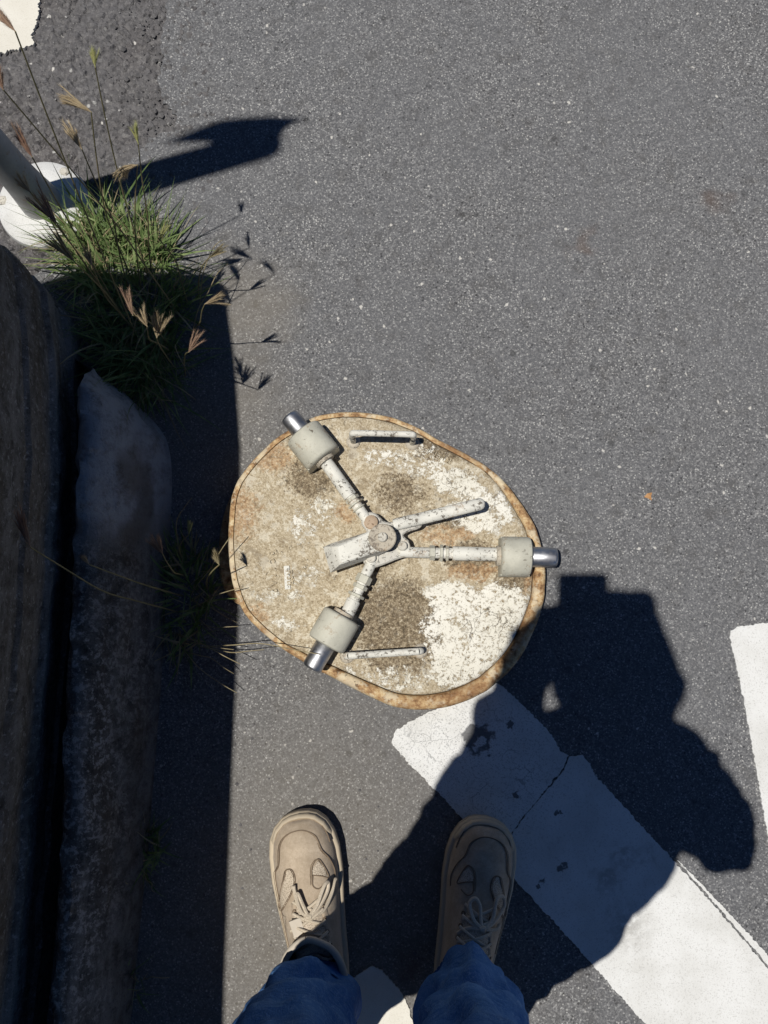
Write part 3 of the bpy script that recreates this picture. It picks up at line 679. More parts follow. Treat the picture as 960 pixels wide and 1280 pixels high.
def tuft(name, label, cpx, rx, ry, n_green, n_dry, Lr, seed, heads=(), straws=(), lean=(0, 0), keep=None, z0=0.0, crowns=()):
    rn = random.Random(seed); c = P(*cpx); c.z = z0
    e = empty(name, c); tag(e, label, 'grass', 'grass tufts along the foot of the wall')
    def blades(nm, mat, n, lk=1.0, wk=1.0):
        m = MB()
        for _ in range(n):
            for _try in range(20):
                a = rn.random() * 6.283; q = math.sqrt(rn.random())
                if crowns:
                    k = rn.choice(crowns); g0 = P(k[0], k[1]); rr = k[2] / 750; x = g0.x + rr * rn.gauss(0, .6); y = g0.y + rr * rn.gauss(0, .6)
                else: x = c.x + rx * q * math.cos(a); y = c.y + ry * q * math.sin(a)
                if keep is None or keep(x, y): break
            az = math.atan2(y - c.y, x - c.x) + rn.gauss(0, 1.3); el = rn.uniform(.35, 1.5) - .3 * q
            d = Vector((math.cos(az) * math.cos(el) * (.75 if math.cos(az) > 0 else 1) + lean[0], math.sin(az) * math.cos(el) + lean[1], math.sin(el)))
            ribbon(m, (x, y, z0 - .002), d, rn.uniform(*Lr) * lk * (1.15 - .4 * q), (.0008 + .0024 * rn.random() ** 2) * wk, rn.uniform(.1, 1.9), rn)
        tag(m.build(nm, mat, e, sm=False), kind='stuff')
    blades('green_blades', MAT['green'], n_green); blades('dry_blades', MAT['dry'], n_dry, 1.0, .7)
    for h in heads:
        (bx, by), (tx, ty), z, L, n, spread, mt, curl, dr = h
        b = P(bx, by); b.z = z0; st, d = stalk(e, b, P(tx, ty, z), rn, .02); d = Vector((dr[0], -dr[1], 0)).normalized() * .93 + d * .3
        seed_head(st, P(tx, ty, z), d, L, n, spread, rn, MAT[mt], curl)
    for (bx, by, bz), (tx, ty, tz), sag in straws:
        stalk(e, P(bx, by, bz), P(tx, ty, tz), rn, sag, .0008, 'dry', 'straw')
    return e
def clear_of_wall(x, y): return (x > -.49 or y > WY1 + .012) and x > -.56
BIG = [((178, 372), (172, 206), .36, .046, 11, .22, 'seed', 2.2, (-22, 6)), ((165, 350), (114, 140), .50, .045, 11, .14, 'seed', .3, (-45, -20)), ((160, 360), (102, 186), .48, .040, 8, .16, 'seed', .3, (-22, -34)),
       ((185, 345), (119, 84), .46, .026, 6, .16, 'seedg', .1, (-4, -22)), ((190, 350), (173, 180), .38, .030, 6, .10, 'seedg', .1, (-7, -24)), ((150, 390), (40, 196), .55, .036, 9, .15, 'seedr', .2, (-18, -30)),
       ((140, 380), (38, 240), .50, .024, 7, .3, 'seed', .2, (-12, -14)), ((155, 395), (71, 279), .44, .052, 11, .2, 'seedr', .1, (-26, -34)), ((165, 410), (93, 327), .40, .060, 10, .28, 'dry', .0, (-34, -40)), ((170, 415), (115, 332), .36, .022, 7, .2, 'seed', .1, (-8, -18)),
       ((175, 430), (19, 39), .70, .034, 8, .14, 'seedr', .2, (-20, -20)), ((210, 430), (166, 394), .36, .036, 8, .2, 'seedr', .1, (-10, -30)), ((215, 440), (184, 408), .34, .034, 7, .35, 'seed', .1, (-14, -22)), ((218, 460), (196, 422), .30, .036, 9, .5, 'seed', .1, (4, -28)),
       ((225, 395), (4, 112), .62, .026, 6, .2, 'seedr', .2, (-6, -20)), ((235, 380), (200, 300), .20, .03, 5, .3, 'seedg', .3, (10, -20)),
       ((248, 372), (262, 322), .16, .03, 6, .25, 'dry', .2, (14, -12)), ((240, 420), (256, 380), .22, .032, 7, .3, 'seed', .2, (16, -6)), ((232, 470), (236, 440), .26, .034, 7, .3, 'seedr', .1, (8, -16))]
tuft('grass_tuft', 'big half sunlit green grass tuft with many seed heads beside the white post', (175, 365), .115, .13, 1050, 330, (.03, .17), 21, BIG,
     [((205, 420, .0), (215, 388, .18), .03), ((220, 430, .0), (238, 470, .15), .04), ((240, 420, 0), (285, 330, .05), .05), ((250, 380, 0), (278, 300, .10), .04), ((190, 470, 0), (245, 500, .06), .05)], keep=clear_of_wall, crowns=[(140, 318, 20), (160, 330, 24), (185, 322, 24), (172, 300, 18), (200, 328, 12), (135, 370, 24), (120, 340, 20), (170, 380, 28), (190, 400, 22), (160, 430, 26), (185, 450, 20), (145, 410, 24), (180, 480, 16), (112, 315, 12), (130, 292, 12), (100, 300, 8), (205, 425, 22), (215, 380, 16), (195, 465, 20), (150, 450, 22), (130, 400, 20)])
def clear_of_kerb(x, y): return x > -.372
MIDH = [((222, 765), (38, 684), .42, .055, 9, .17, 'seedr', .1, (-12, -38)), ((232, 720), (203, 692), .22, .030, 11, .45, 'seedr', .1, (-12, -18)), ((228, 700), (236, 668), .14, .018, 4, .15, 'seedg', .2, (-1, -12)), ((228, 745), (112, 706), .30, .014, 4, .15, 'seed', .1, (-6, -8)), ((258, 735), (274, 706), .16, .022, 6, .2, 'dry', .8, (-10, -14))]
tuft('grass_tuft', 'dry thin grass tuft in the shade between kerb and hatch cover', (232, 748), .045, .085, 130, 80, (.04, .12), 22, MIDH,
     [((240, 800, .0), (292, 812, .06), .02), ((250, 808, .02), (330, 812, .07), .01), ((260, 808, .03), (400, 818, .11), .012), ((228, 800, .0), (300, 830, .07), .02), ((230, 812, .0), (296, 866, .03), .03), ((235, 815, .0), (292, 842, .03), .03), ((238, 745, .0), (290, 668, .12), .02), ((245, 760, .0), (300, 735, .09), .02), ((255, 780, 0), (298, 783, .05), .02), ((225, 700, 0), (240, 622, .09), .02)], keep=clear_of_kerb)
tuft('grass_tuft', 'small curled grass tuft on the shaded kerb left of the sunlit shoe', (178, 1062), .03, .035, 75, 30, (.03, .085), 23, (), [((180, 1090, .0), (193, 1115, .03), .03), ((178, 1090, 0), (160, 1105, .05), .02)], keep=lambda x, y: x > -.41, z0=.0)
tuft('grass_tuft', 'smallest sparse grass tuft at the bottom of the kerb', (160, 1228), .02, .03, 34, 20, (.03, .07), 24, (), [((180, 1224, .0), (212, 1222, .02), .01)])

# fallen leaf
p = P(810, 620); m = MB(); m.add([(p.x - .007, p.y - .002, .001), (p.x - .002, p.y + .004, .003), (p.x + .007, p.y + .006, .001), (p.x + .004, p.y - .001, .004), (p.x + .006, p.y - .008, .001), (p.x - .001, p.y - .004, .002)], [(0, 5, 3, 1), (1, 3, 2), (3, 5, 4)])
tag(m.build('fallen_leaf', MAT['litter'], sm=False), 'tiny orange dry leaf lying alone on the asphalt right of the hatch cover', 'leaf')

# ------------------------------------------------------------------ person
def interp(x, xs, ys):
    return float(np.interp(x, xs, ys))
SL = .312
SYT = [0, .01, .03, .1, .25, .4, .55, .68, .8, .88, .94, .98, .995, 1.0]
SLAT = [0, .015, .026, .039, .046, .051, .0565, .0600, .0585, .0535, .0430, .0285, .0150, 0]
SLAT = [v * .95 for v in SLAT]
SMED = [0, .015, .026, .038, .044, .047, .0515, .0565, .0570, .0525, .0430, .0290, .0160, 0]
SMED = [v * .95 for v in SMED]
UH_Y = [0, .02, .1, .2, .3, .4, .5, .6, .7, .8, .88, .94, .98, 1.0]
UH_H = [.05, .075, .09, .092, .090, .083, .071, .060, .053, .048, .041, .031, .019, .0]
def spring(y): return .010 * smooth(.70 * SL, SL, y)
class Shoe:
    def __init__(s, heel, toe, side):
        s.o = Vector((heel.x, heel.y, 0)); d = (Vector(toe.xy) - Vector(heel.xy)).normalized(); s.d = Vector((d.x, d.y, 0)); s.r = Vector((d.y, -d.x, 0)) * side     # r points to the outer side
        s.side = side
    def w(s, x, y, z): return s.o + s.r * x + s.d * y + Vector((0, 0, z))
    def loc(s, p): q = Vector((p.x, p.y, 0)) - s.o; return q.dot(s.r), q.dot(s.d)
    def half(s, x, y, ins=.006):
        t = min(max((y) / SL, 0), 1); return max(1e-4, interp(t, SYT, SLAT if x >= 0 else SMED) - ins)
    def bowl(s, x, y):
        e = math.hypot(x / .036, (y - .074) / .056); return .05 * smooth(1.0, .6, e)
    def z(s, x, y):
        yy = max(0, min(SL - .006, y)); h = interp((yy) / (SL - .006), UH_Y, UH_H); q = min(1, abs(x) / s.half(x, y)); k = 2.1
        return .034 + spring(y) + h * (1 - q ** k) ** (1 / k) - s.bowl(x, y)
    def on(s, px, lift=0.0, zg=.07):
        x, y = s.loc(P(px[0], px[1], zg))
        for _ in range(4):
            x, y = s.loc(P(px[0], px[1], s.z(x, y) + lift)); hw = .94 * s.half(x, y); x = max(-hw, min(hw, x))
        return s.w(x, y, s.z(x, y) + lift)
def build_shoe(S, person, bow, collar_pts, mirror_from=None):
    # sole from stacked outlines
    ys = np.concatenate([np.linspace(0, .06, 10), np.linspace(.07, .9, 60), 1 - np.linspace(.095, 0, 34) ** 1.6 / .095 ** .6]) * SL
    def outline(ins):
        right = [(interp(y / SL, SYT, SLAT), y) for y in ys]; left = [(-interp(y / SL, SYT, SMED), y) for y in ys[::-1][1:-1]]
        pl = [Vector(p) for p in right + left]; return inset(pl, ins)
    up = MB(); rows = []
    yy = np.concatenate([np.linspace(.006, .06 * SL, 6), np.linspace(.08, .9, 48) * SL, (1 - np.linspace(.085, 0.0, 14) ** 1.5 / .085 ** .5) * SL - .006 * np.linspace(0, 1, 14)])
    for y in yy:
        ring = []
        for a in np.linspace(0, math.pi, 41):
            cth = math.cos(a); hw = s_half = S.half(cth, y); x = hw * math.copysign(abs(cth) ** .95, cth)
            h = interp(y / (SL - .006), UH_Y, UH_H); z = .030 + spring(y) + (h + .004) * abs(math.sin(a)) ** .95 - S.bowl(x, y)
            z += .0012 * mnoise.noise(Vector((x * 30, y * 30, S.side * 9)))
            ring.append(S.w(x, y, z))
        rows.append(ring)
    up.loft(rows, False, False, closed=False); shoe = up.build('shoe', MAT['suede'], person, ang=80)
    tag(shoe, 'beige suede lace-up shoe lit by the sun' if S.side < 0 else 'beige suede lace-up shoe in the shade of the body')
    so_ = MB(); rings = []
    for ins, z in ((.008, 0), (.002, .001), (0, .006), (-.0005, .014), (.0018, .0155), (.0018, .0175), (-.0008, .019), (-.001, .028), (.0, .033), (.0025, .0355), (.0062, .0358), (.007, .030)):
        rings.append([S.w(p.x, p.y, z + spring(p.y) * (z > 0) * min(1, z / .004)) for p in outline(ins)])
    so_.loft(rings, True, False); so_.build('sole', MAT['sole'], shoe, ang=50)
    tb = MB(); q = [p for p in outline(.0045) if p.y > .84 * SL]
    q.sort(key=lambda p: math.atan2(p.x, p.y - .7 * SL))
    rr = []
    for p in q:
        k = smooth(.84 * SL, .91 * SL, p.y); n_ = Vector((p.x, p.y - .72 * SL)).normalized()
        rr.append([S.w(p.x + n_.x * dx, p.y + n_.y * dx, .030 + spring(p.y) + dz * k) for dx, dz in ((-.006, 0), (.0030, 0), (.0030, .010), (.0008, .0165), (-.0024, .0175), (-.006, .012))])
    tb.loft(rr); tb.build('toe_bumper', MAT['sole'], shoe, ang=60)
    # stitched seams and knit panels, drawn on the sunlit shoe and mirrored for the other
    T = mirror_from or S
    def onshoe(px, lift):
        if mirror_from is None: return S.on(px, lift)
        x, y = T.loc(P(px[0], px[1], .07))
        for _ in range(4):
            x, y = T.loc(P(px[0], px[1], T.z(x, y))); hw = .94 * T.half(x, y); x = max(-hw, min(hw, x))
        return S.w(x, y, S.z(x, y) + lift)
    seams = [[(335, 1140), (338, 1118), (342, 1093), (348, 1082), (350, 1057), (360, 1043), (378, 1038), (394, 1045), (402, 1062), (411, 1072), (418, 1086), (419, 1100)],
             [(341, 1140), (349, 1128), (355, 1100), (358, 1088), (365, 1088), (369, 1101), (364, 1118), (354, 1136), (344, 1142), (342, 1165), (349, 1186)],
             [(390, 1106), (390, 1084), (397, 1074), (404, 1081), (411, 1096), (402, 1095), (391, 1094)], [(391, 1095), (391, 1107), (398, 1111), (406, 1104)],
             [(345, 1030), (355, 1024), (376, 1019), (396, 1023), (408, 1038), (414, 1052)]]
    for sm_ in seams:
        pts = spline([onshoe(q, .0008) for q in sm_], len(sm_) * 6)
        m = MB(); m.tube(pts, .0009, 5); m.build('seam', MAT['seam'], shoe)
        if len(sm_) > 6:
            m = MB(); m.tube([p_ + (S.r * .0024 if k_ % 2 == 0 else S.r * .0020) for k_, p_ in enumerate(pts)], .00045, 4); m.build('stitching', MAT['seam'], shoe)
    panels = [[(357, 1086), (365, 1088), (369, 1101), (363, 1118), (354, 1136), (344, 1140), (349, 1127), (354, 1106)], [(344, 1143), (357, 1146), (354, 1166), (349, 1184), (345, 1178), (342, 1160)], [(391, 1085), (397, 1076), (404, 1082), (410, 1096), (402, 1094), (391, 1094)]]
    for poly in panels:
        pl = [onshoe(q, 0) for q in poly]; loc = [S.loc(p_) for p_ in pl]
        x0, x1 = min(l[0] for l in loc), max(l[0] for l in loc); y0, y1 = min(l[1] for l in loc), max(l[1] for l in loc)
        def inside(x, y):
            r_ = False; j = len(loc) - 1
            for i in range(len(loc)):
                (xi, yi), (xj, yj) = loc[i], loc[j]
                if (yi > y) != (yj > y) and x < (xj - xi) * (y - yi) / (yj - yi) + xi: r_ = not r_
                j = i
            return r_
        m = MB(); st = .0016
        for i in range(int((x1 - x0) / st) + 1):
            for j in range(int((y1 - y0) / st) + 1):
                x = x0 + i * st; y = y0 + j * st
                if inside(x + st / 2, y + st / 2): m.add([S.w(a, b, S.z(a, b) + .0007) for a, b in ((x, y), (x + st, y), (x + st, y + st), (x, y + st))], [(0, 1, 2, 3)])
        if m.f: 
            o = m.build('knit_panel', MAT['knit'], shoe, sm=False)
            bm = bmesh.new(); bm.from_mesh(o.data); bmesh.ops.remove_doubles(bm, verts=bm.verts, dist=1e-5); bm.to_mesh(o.data); bm.free()
    # tongue
    m = MB(); rows = []
    for k in range(14):
        y = .185 - k * .0062; wd = .017 + .0007 * k; ring = []
        for i in range(9):
            x = -wd + 2 * wd * i / 8; ring.append(S.w(x, y, S.z(x, y) + .0022 + .002 * (1 - (i / 4 - 1) ** 2) + (.010 * smooth(9, 13, k))))
        rows.append(ring)
    m.loft(rows, False, False, closed=False); m.build('tongue', MAT['knit'], shoe, ang=80)
    # eyestays and cross lacing
    for sd in (-1, 1):
        m = MB(); rows = []
        for k in range(12):
            y = .19 - k * .0075; x0 = sd * (.016 + .0008 * k); rows.append([S.w(x0 + sd * .009 * i / 3, y, S.z(x0 + sd * .009 * i / 3, y) + (.0035 if 0 < i < 3 else .0006)) for i in range(4)])
        m.loft(rows, False, False, closed=False); m.build('eyestay', MAT['suede'], shoe, ang=80)
    for k in range(5):
        y = .183 - k * .0155; xw = .021 + .0015 * k
        for sg in (-1, 1):
            pts = [S.w(x * sg, y - .012 * (x / xw) * .9, S.z(x, y) + .0065) for x in np.linspace(-xw, xw, 9)]
            m = MB(); m.tube(pts, .0022, 6, True, .7); m.build('lace', MAT['lace'], shoe)
    for k in range(4):
        y = .180 - k * .0170
        for sg in (-1, 1):
            x = sg * (.0205 + .0016 * k); q = S.w(x, y, S.z(x, y) + .0028); n_ = (S.r * sg * .35 + Vector((0, 0, 1))).normalized()
            m = MB(); m.rod(q, q + n_, [(0, .0034), (.0012, .0034), (.0017, .0028), (.0012, .0017), (0, .0015)], 12); m.build('eyelet', MAT['seam'], shoe)
    for line in bow:
        pts = spline([S.on(q[:2], q[2]) for q in line], len(line) * 5)
        m = MB(); m.tube(pts, .0029, 7); m.build('lace', MAT['lace'], shoe)
    k = S.on(bow[0][0][:2], .008); m = MB(); m.rod(k - S.r * .005, k + S.r * .005, [(0, .002), (.001, .004), (.005, .0048), (.009, .004), (.010, .002)], 10); m.build('lace_knot', MAT['lace'], shoe)
    # padded collar
    pts = [S.w(x, y, z) for x, y, z in collar_pts]; pts = spline(pts, 60, True); pts.append(pts[0])
    m = MB(); m.tube([p_ + Vector((0, 0, .003 * mnoise.noise(p_ * 40))) for p_ in pts], .0054, 10, False); m.build('collar', MAT['collar'], shoe, ang=80)
    m = MB(); c = sum(pts[:-1], Vector()) / 60
    m.loft([[p_ for p_ in pts[:-1]], [c + (p_ - c) * .93 - Vector((0, 0, .012)) for p_ in pts[:-1]], [c + (p_ - c) * .8 - Vector((0, 0, .035)) for p_ in pts[:-1]]], False, True); m.build('lining', MAT['lining'], shoe, ang=80)
    return shoe

def remesh(name, spheres, mat, parent, voxel=.006, sm_it=4, fold=0.0):
    """one continuous skin over a chain of tapering limbs"""
    bm = bmesh.new()
    for a, ra, b, rb in spheres:
        a = Vector(a); b = Vector(b); d = b - a; L = d.length
        n = max(2, int(L / (min(ra, rb) * .45)) + 1)
        for i in range(n + 1):
            t = i / n; r_ = ra + (rb - ra) * t
            bmesh.ops.create_icosphere(bm, subdivisions=2, radius=r_, matrix=Matrix.Translation(a + d * t))
    me = bpy.data.meshes.new(name); bm.to_mesh(me); bm.free()
    o = bpy.data.objects.new(name + '_source', me); COL.objects.link(o)
    md = o.modifiers.new('r', 'REMESH'); md.mode = 'VOXEL'; md.voxel_size = voxel
    ms = o.modifiers.new('s', 'SMOOTH'); ms.iterations = sm_it; ms.factor = .5
    dg = bpy.context.evaluated_depsgraph_get(); m2 = bpy.data.meshes.new_from_object(o.evaluated_get(dg)); bpy.data.objects.remove(o)
    if fold:
        for v_ in m2.vertices:
            c_ = v_.co; v_.co = c_ + v_.normal * fold * (mnoise.noise(c_ * 13) + .7 * mnoise.noise(Vector((c_.x * 30, c_.y * 30, c_.z * 18 + 4))))
        m2.update()
    return link(name, m2, mat, parent, True, 180)

def person():
    e = empty('person', (0.01, -.5, 0))
    tag(e, 'person in blue jeans and beige lace-up shoes standing over the white stripe looking down', 'person')
    # ---- shoes
    def place(toe_px, ank_px, side):
        toe = P(*toe_px, .03); ank = P(*ank_px, .12); d = (Vector(toe.xy) - Vector(ank.xy)).normalized(); heel = Vector(toe.xy) - d * SL
        return Shoe(Vector((heel.x, heel.y, 0)), toe, side)
    SLf = place((374, 1013), (392, 1205), -1); SRt = place((609, 1021), (591, 1200), 1)
    bowL = [[(386, 1146, .008), (377, 1140, .011), (371, 1124, .014), (372, 1117, .013), (378, 1130, .010), (385, 1145, .009)], [(386, 1146, .008), (396, 1132, .012), (405, 1108, .016), (410, 1103, .014), (409, 1114, .011), (400, 1132, .009), (388, 1146, .009)],
            [(386, 1146, .007), (374, 1134, .006), (369, 1118, .006), (367, 1107, .010)], [(388, 1146, .007), (404, 1138, .006), (414, 1118, .006), (418, 1102, .008), (424, 1098, .010)], [(384, 1147, .007), (374, 1152, .005), (364, 1164, .003)]]
    bowR = [[(603, 1161, .008), (592, 1150, .011), (587, 1130, .014), (594, 1123, .014), (600, 1132, .012), (601, 1150, .009), (603, 1160, .008)], [(606, 1161, .008), (616, 1148, .011), (621, 1124, .015), (629, 1121, .014), (630, 1133, .012), (618, 1152, .009), (608, 1160, .008)],
            [(603, 1162, .007), (586, 1160, .005), (572, 1166, .003)], [(607, 1162, .007), (620, 1162, .008), (624, 1156, .008)]]
    ring0 = [(0, .134, .128), (.022, .122, .124), (.035, .10, .118), (.038, .07, .112), (.034, .035, .118), (.018, .016, .128), (0, .012, .132), (-.018, .016, .128), (-.034, .035, .118), (-.038, .07, .112), (-.035, .10, .118), (-.022, .122, .124)]
    ringL = [(x * 1.18 + .004, y * 1.07 + .006, z + .004) for x, y, z in ring0]
    sh = build_shoe(SLf, e, bowL, ringL); build_shoe(SRt, e, bowR, ring0, SLf)
    t = SLf.on((372, 1160), .006); m = MB(); m.box(t, .009, .013, .0022, R(20)); m.build('tongue_tab', MAT['collar'], sh)
    # ---- joints
    J = dict(head=SH(768, 834, 1.66), neck=SH(765, 890, 1.50), yoke=SH(758, 930, 1.45), chest=SH(745, 955, 1.32), waist=SH(705, 1015, 1.1), pelvis=SH(660, 1075, .96),
             shl=SH(664, 962, 1.43), ell=SH(628, 910, 1.22), shr=SH(850, 962, 1.43), elr=SH(905, 1048, 1.16),
             hipl=SH(590, 1070, .90), hipr=SH(715, 1082, .90), knl=Vector((-.122, -.500, .50)), knr=Vector((.122, -.475, .50)), anl=Vector((-.104, -.530, .09)), anr=Vector((.120, -.532, .09)))
    ph_c = Vector((-.026, -.062, CAMH + .008 - .062 * ST))
    hl = Vector((-.087, -.085, 1.492)); hr = Vector((.030, -.120, 1.484))
    body = [(J['neck'], .055, J['head'] + Vector((0, -.02, -.06)), .058), (J['chest'] + Vector((-.05, 0, 0)), .095, J['chest'] + Vector((.05, 0, 0)), .095), (J['chest'], .105, J['waist'], .105), (J['waist'], .105, J['pelvis'], .10),
            (J['yoke'], .05, J['shl'], .055), (J['yoke'], .05, J['shr'], .055), (J['yoke'], .05, J['neck'], .05), (J['shl'], .052, J['ell'], .040), (J['ell'], .039, hl + Vector((-.01, -.02, -.03)), .026), (J['shr'], .052, J['elr'], .040), (J['elr'], .039, hr + Vector((.012, -.02, -.03)), .026),
            (J['hipl'], .085, J['knl'], .055), (J['knl'], .052, J['anl'], .036), (J['hipr'], .085, J['knr'], .055), (J['knr'], .052, J['anr'], .036)]
    for S_, an in ((SLf, 'anl'), (SRt, 'anr')): body.append((J[an] - Vector((0, 0, .03)), .032, S_.w(0, .15, .06), .025))
    # head: skull, jaw, nose, brow, ears; the face looks down at the phone
    h = J['head']; fd = Vector((0, .75, -.66)).normalized(); ud = Vector((0, .66, .75)).normalized(); rd = Vector((1, 0, 0))
    def hp(x, y, z): return h + rd * x + fd * y + ud * z
    body += [(hp(0, -.02, .02), .088, hp(0, .005, .03), .082), (hp(-.012, .02, -.02), .066, hp(.012, .02, -.02), .066), (hp(0, .04, -.065), .042, hp(0, .055, -.085), .03), (hp(0, .095, .012), .008, hp(0, .118, -.028), .014),
             (hp(-.03, .082, .03), .014, hp(.03, .082, .03), .014), (hp(-.016, .09, -.058), .009, hp(.016, .09, -.058), .009), (hp(-.082, -.015, .012), .017, hp(-.084, -.02, -.022), .011), (hp(.082, -.015, .012), .017, hp(.084, -.02, -.022), .011)]
    # hands: palm beside the phone, fingers under its back, thumb over the screen edge
    for hd, sd in ((hl, 1), (hr, -1)):
        ex = -.073 if sd > 0 else .012                    # edge of the phone
        body.append((hd + Vector((-sd * .010, -.02, -.03)), .024, Vector((ex - sd * .022, hd.y + .01, hd.z - .004)), .019)); body.append((Vector((ex - sd * .020, hd.y - .03, hd.z - .008)), .015, Vector((ex - sd * .020, hd.y + .028, hd.z - .004)), .013))
        for k, (yo, L) in enumerate(((.028, .040), (.009, .046), (-.010, .042), (-.029, .033))):
            zt = CAMH + (hd.y + yo) * ST * 1.0 - .011
            if sd < 0 and yo > .0: L *= .25
            k0 = Vector((ex - sd * .018, hd.y + yo, zt - .004)); k1 = Vector((ex - sd * .004, hd.y + yo + .004, zt - .012)); k2 = k1 + Vector((sd * L * .5, .006, .006)); k3 = k2 + Vector((sd * L * .22, .002, .005))
            body += [(k0, .0092, k1, .0085), (k1, .0085, k2, .0078), (k2, .0076, k3, .0066)]
        zt = CAMH + hd.y * ST + .026
        t0 = Vector((ex - sd * .026, hd.y - .022, hd.z + .004)); t1 = Vector((ex - sd * .012, hd.y + .000, zt)); t2 = Vector((ex + sd * .008, hd.y + .020, zt + .002))
        body += [(t0, .0125, t1, .0105), (t1, .0102, t2, .0082)]
    remesh('body', body, MAT['skin'], e, .005, 3)
    for sx in (-.032, .032):
        m = MB(); c = hp(sx, .083, .008); m.rod(c - fd * .004, c + fd, [(0, .004), (.001, .009), (.005, .011), (.009, .009), (.011, .004)], 14); m.build('eye', MAT['eye'], e)
    hair = [(hp(0, -.04, .04), .090, hp(0, .0, .062), .078), (hp(-.03, -.05, .0), .075, hp(.03, -.05, .0), .075), (hp(-.03, .05, .075), .040, hp(.03, .05, .075), .040)]
    remesh('hair', hair, MAT['hair'], e, .007, 2, .010)
    shirt = [(J['chest'] + Vector((-.06, -.02, 0)), .105, J['chest'] + Vector((.07, -.02, 0)), .105), (J['chest'] - Vector((0, .03, 0)), .115, J['waist'], .138), (J['waist'], .132, J['pelvis'] + Vector((0, 0, .02)), .13), (J['pelvis'] + Vector((-.05, -.01, -.04)), .118, J['pelvis'] + Vector((.04, -.01, -.04)), .118),
             (J['yoke'], .058, J['shl'], .066), (J['yoke'], .062, J['shr'], .070), (J['shl'], .072, J['ell'], .056), (J['ell'], .048, J['ell'].lerp(hl, .5), .046), (J['ell'].lerp(hl, .5), .046, J['ell'].lerp(hl, .85), .052), (J['shr'], .072, J['elr'], .058), (J['elr'], .058, J['elr'].lerp(hr, .45), .046), (J['chest'] - Vector((0, .03, 0)), .10, J['yoke'], .065), (SH(818, 1046, 1.1), .055, SH(772, 1096, .98), .07), (SH(818, 1046, 1.1), .055, J['waist'], .11), (SH(818, 1046, 1.1), .05, J['shr'], .06)]
    shirt += [(SH(622, 955, 1.25), .062, SH(576, 1022, 1.05), .066), (SH(622, 955, 1.25), .062, J['chest'] - Vector((0, .03, 0)), .09), (SH(576, 1022, 1.05), .066, J['waist'], .1)]
    remesh('shirt', shirt, MAT['shirt'], e, .009, 3, .014)
    # ---- jeans: two lofted legs joined at the hip
    jm = MB()
    def leg(rows_, seed, keep=lambda i: True):
        pts = spline([Vector((x, y, z)) for x, y, z, a, b in rows_], 90); ra = spline([Vector((a, b, 0)) for x, y, z, a, b in rows_], 90); rings = []
        for i, (p_, q) in enumerate(zip(pts, ra)):
            ring = []
            for k in range(64):
                t = 6.2832 * k / 64
                f = .019 * mnoise.noise(Vector((math.cos(t) * 1.3, math.sin(t) * 1.3 + seed, p_.z * 16 + .9 * math.sin(t + seed)))) + .006 * mnoise.noise(Vector((math.cos(t) * 3 + seed, math.sin(t) * 3, p_.z * 30 + 2 * math.cos(t))))
                f += .006 * (1 - abs(mnoise.noise(Vector((math.cos(t) * 1.1 + seed, math.sin(t) * 1.1, p_.z * 11 - .8 * math.sin(t))))) * 2.5)
                f *= smooth(0, 9, i) * .8 + .2
                r_ = 1.0 + f / q.x
                ring.append(p_ + Vector((math.cos(t) * q.x * r_, math.sin(t) * q.y * r_, 0)) + Vector((0, 0, .012 * math.sin(t) * (1 - smooth(0, 8, i)))))
            rings.append(ring)
        hem = [[Vector(rings[0][k]) + (pts[0] - Vector(rings[0][k])) * .06 + Vector((0, 0, .03)) for k in range(64)], [Vector(rings[0][k]) + (pts[0] - Vector(rings[0][k])) * .045 for k in range(64)]]
        jm.loft(hem + rings, False, False); return rings, pts
    hL, hR = J['hipl'], J['hipr']
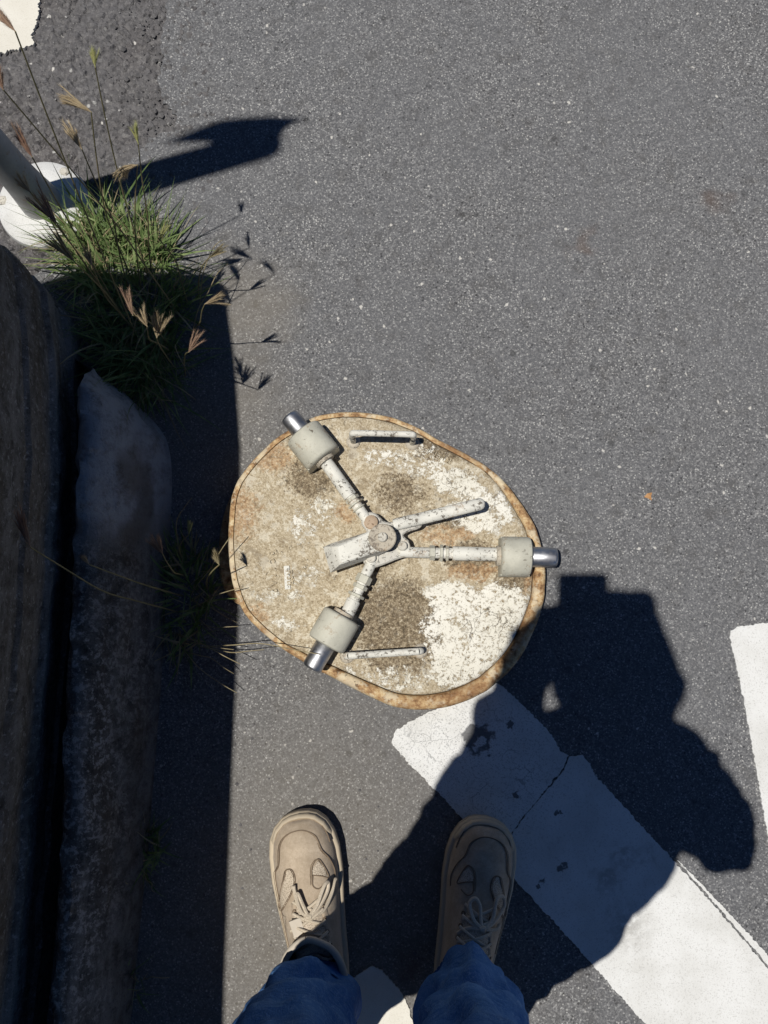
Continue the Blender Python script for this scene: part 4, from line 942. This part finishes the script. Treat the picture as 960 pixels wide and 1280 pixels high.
    rL, pL = leg([(-.106, -.538, .098, .065, .083), (-.107, -.536, .125, .066, .084), (-.113, -.533, .20, .073, .083), (-.120, -.523, .33, .078, .083), (-.122, -.508, .50, .080, .084), (-.112, -.492, .64, .086, .09), (hL.x * .9 - .01, hL.y - .03, .86, .105, .115)], 2.0)
    rR, pR = leg([(.121, -.536, .098, .065, .085), (.120, -.535, .125, .065, .085), (.115, -.530, .20, .064, .083), (.111, -.512, .33, .066, .083), (.111, -.490, .50, .072, .084), (.116, -.47, .64, .086, .09), (hR.x * .9 + .01, hR.y - .03, .86, .105, .115)], 5.0)
    jo = jm.build('jeans', MAT['denim'], e, ang=180)
    remesh('jeans_seat', [(hL, .11, hR, .105), (J['pelvis'], .12, (hL + hR) / 2, .11)], MAT['denim'], jo, .012, 2)
    for rg in (rL, rR):                                   # hem stitching
        for lv in (3, ):
            m = MB()
            for k in range(0, 64):
                a = Vector(rg[lv][k]); b = Vector(rg[lv][(k + 1) % 64]); n_ = (a - pL[lv] if rg is rL else a - pR[lv]); n_.z = 0; n_.normalize()
                m.tube([a + n_ * .0008, a.lerp(b, .6) + n_ * .0008], .0008, 4)
            m.build('hem_stitching', MAT['stitch'], jo)
    # ---- phone, held above its own lens
    rot = Matrix.Rotation(TILT, 4, 'X'); base = Vector((0, 0, CAMH))
    pe = empty('smartphone', base + rot @ Vector((-.026, -.062, .006)))
    tag(pe, 'dark smartphone held flat in both hands by the person standing', 'phone')
    def slab(name, x0, x1, y0, y1, z0, z1, rad, mat):
        pl = []
        for cx, cy, a0 in ((x1 - rad, y1 - rad, 0), (x0 + rad, y1 - rad, 90), (x0 + rad, y0 + rad, 180), (x1 - rad, y0 + rad, 270)):
            for k in range(7): t = R(a0 + 15 * k); pl.append((cx + rad * math.cos(t), cy + rad * math.sin(t)))
        m = MB(); m.prism(pl, z0, z1, .0008); m.v = [tuple(base + rot @ Vector(v)) for v in m.v]; return m.build(name, mat, pe)
    slab('shell', -.072, .011, -.137, .006, .004, .011, .009, MAT['phone']); slab('screen', -.070, .009, -.135, .004, .0112, .0118, .008, MAT['glass'])
person()
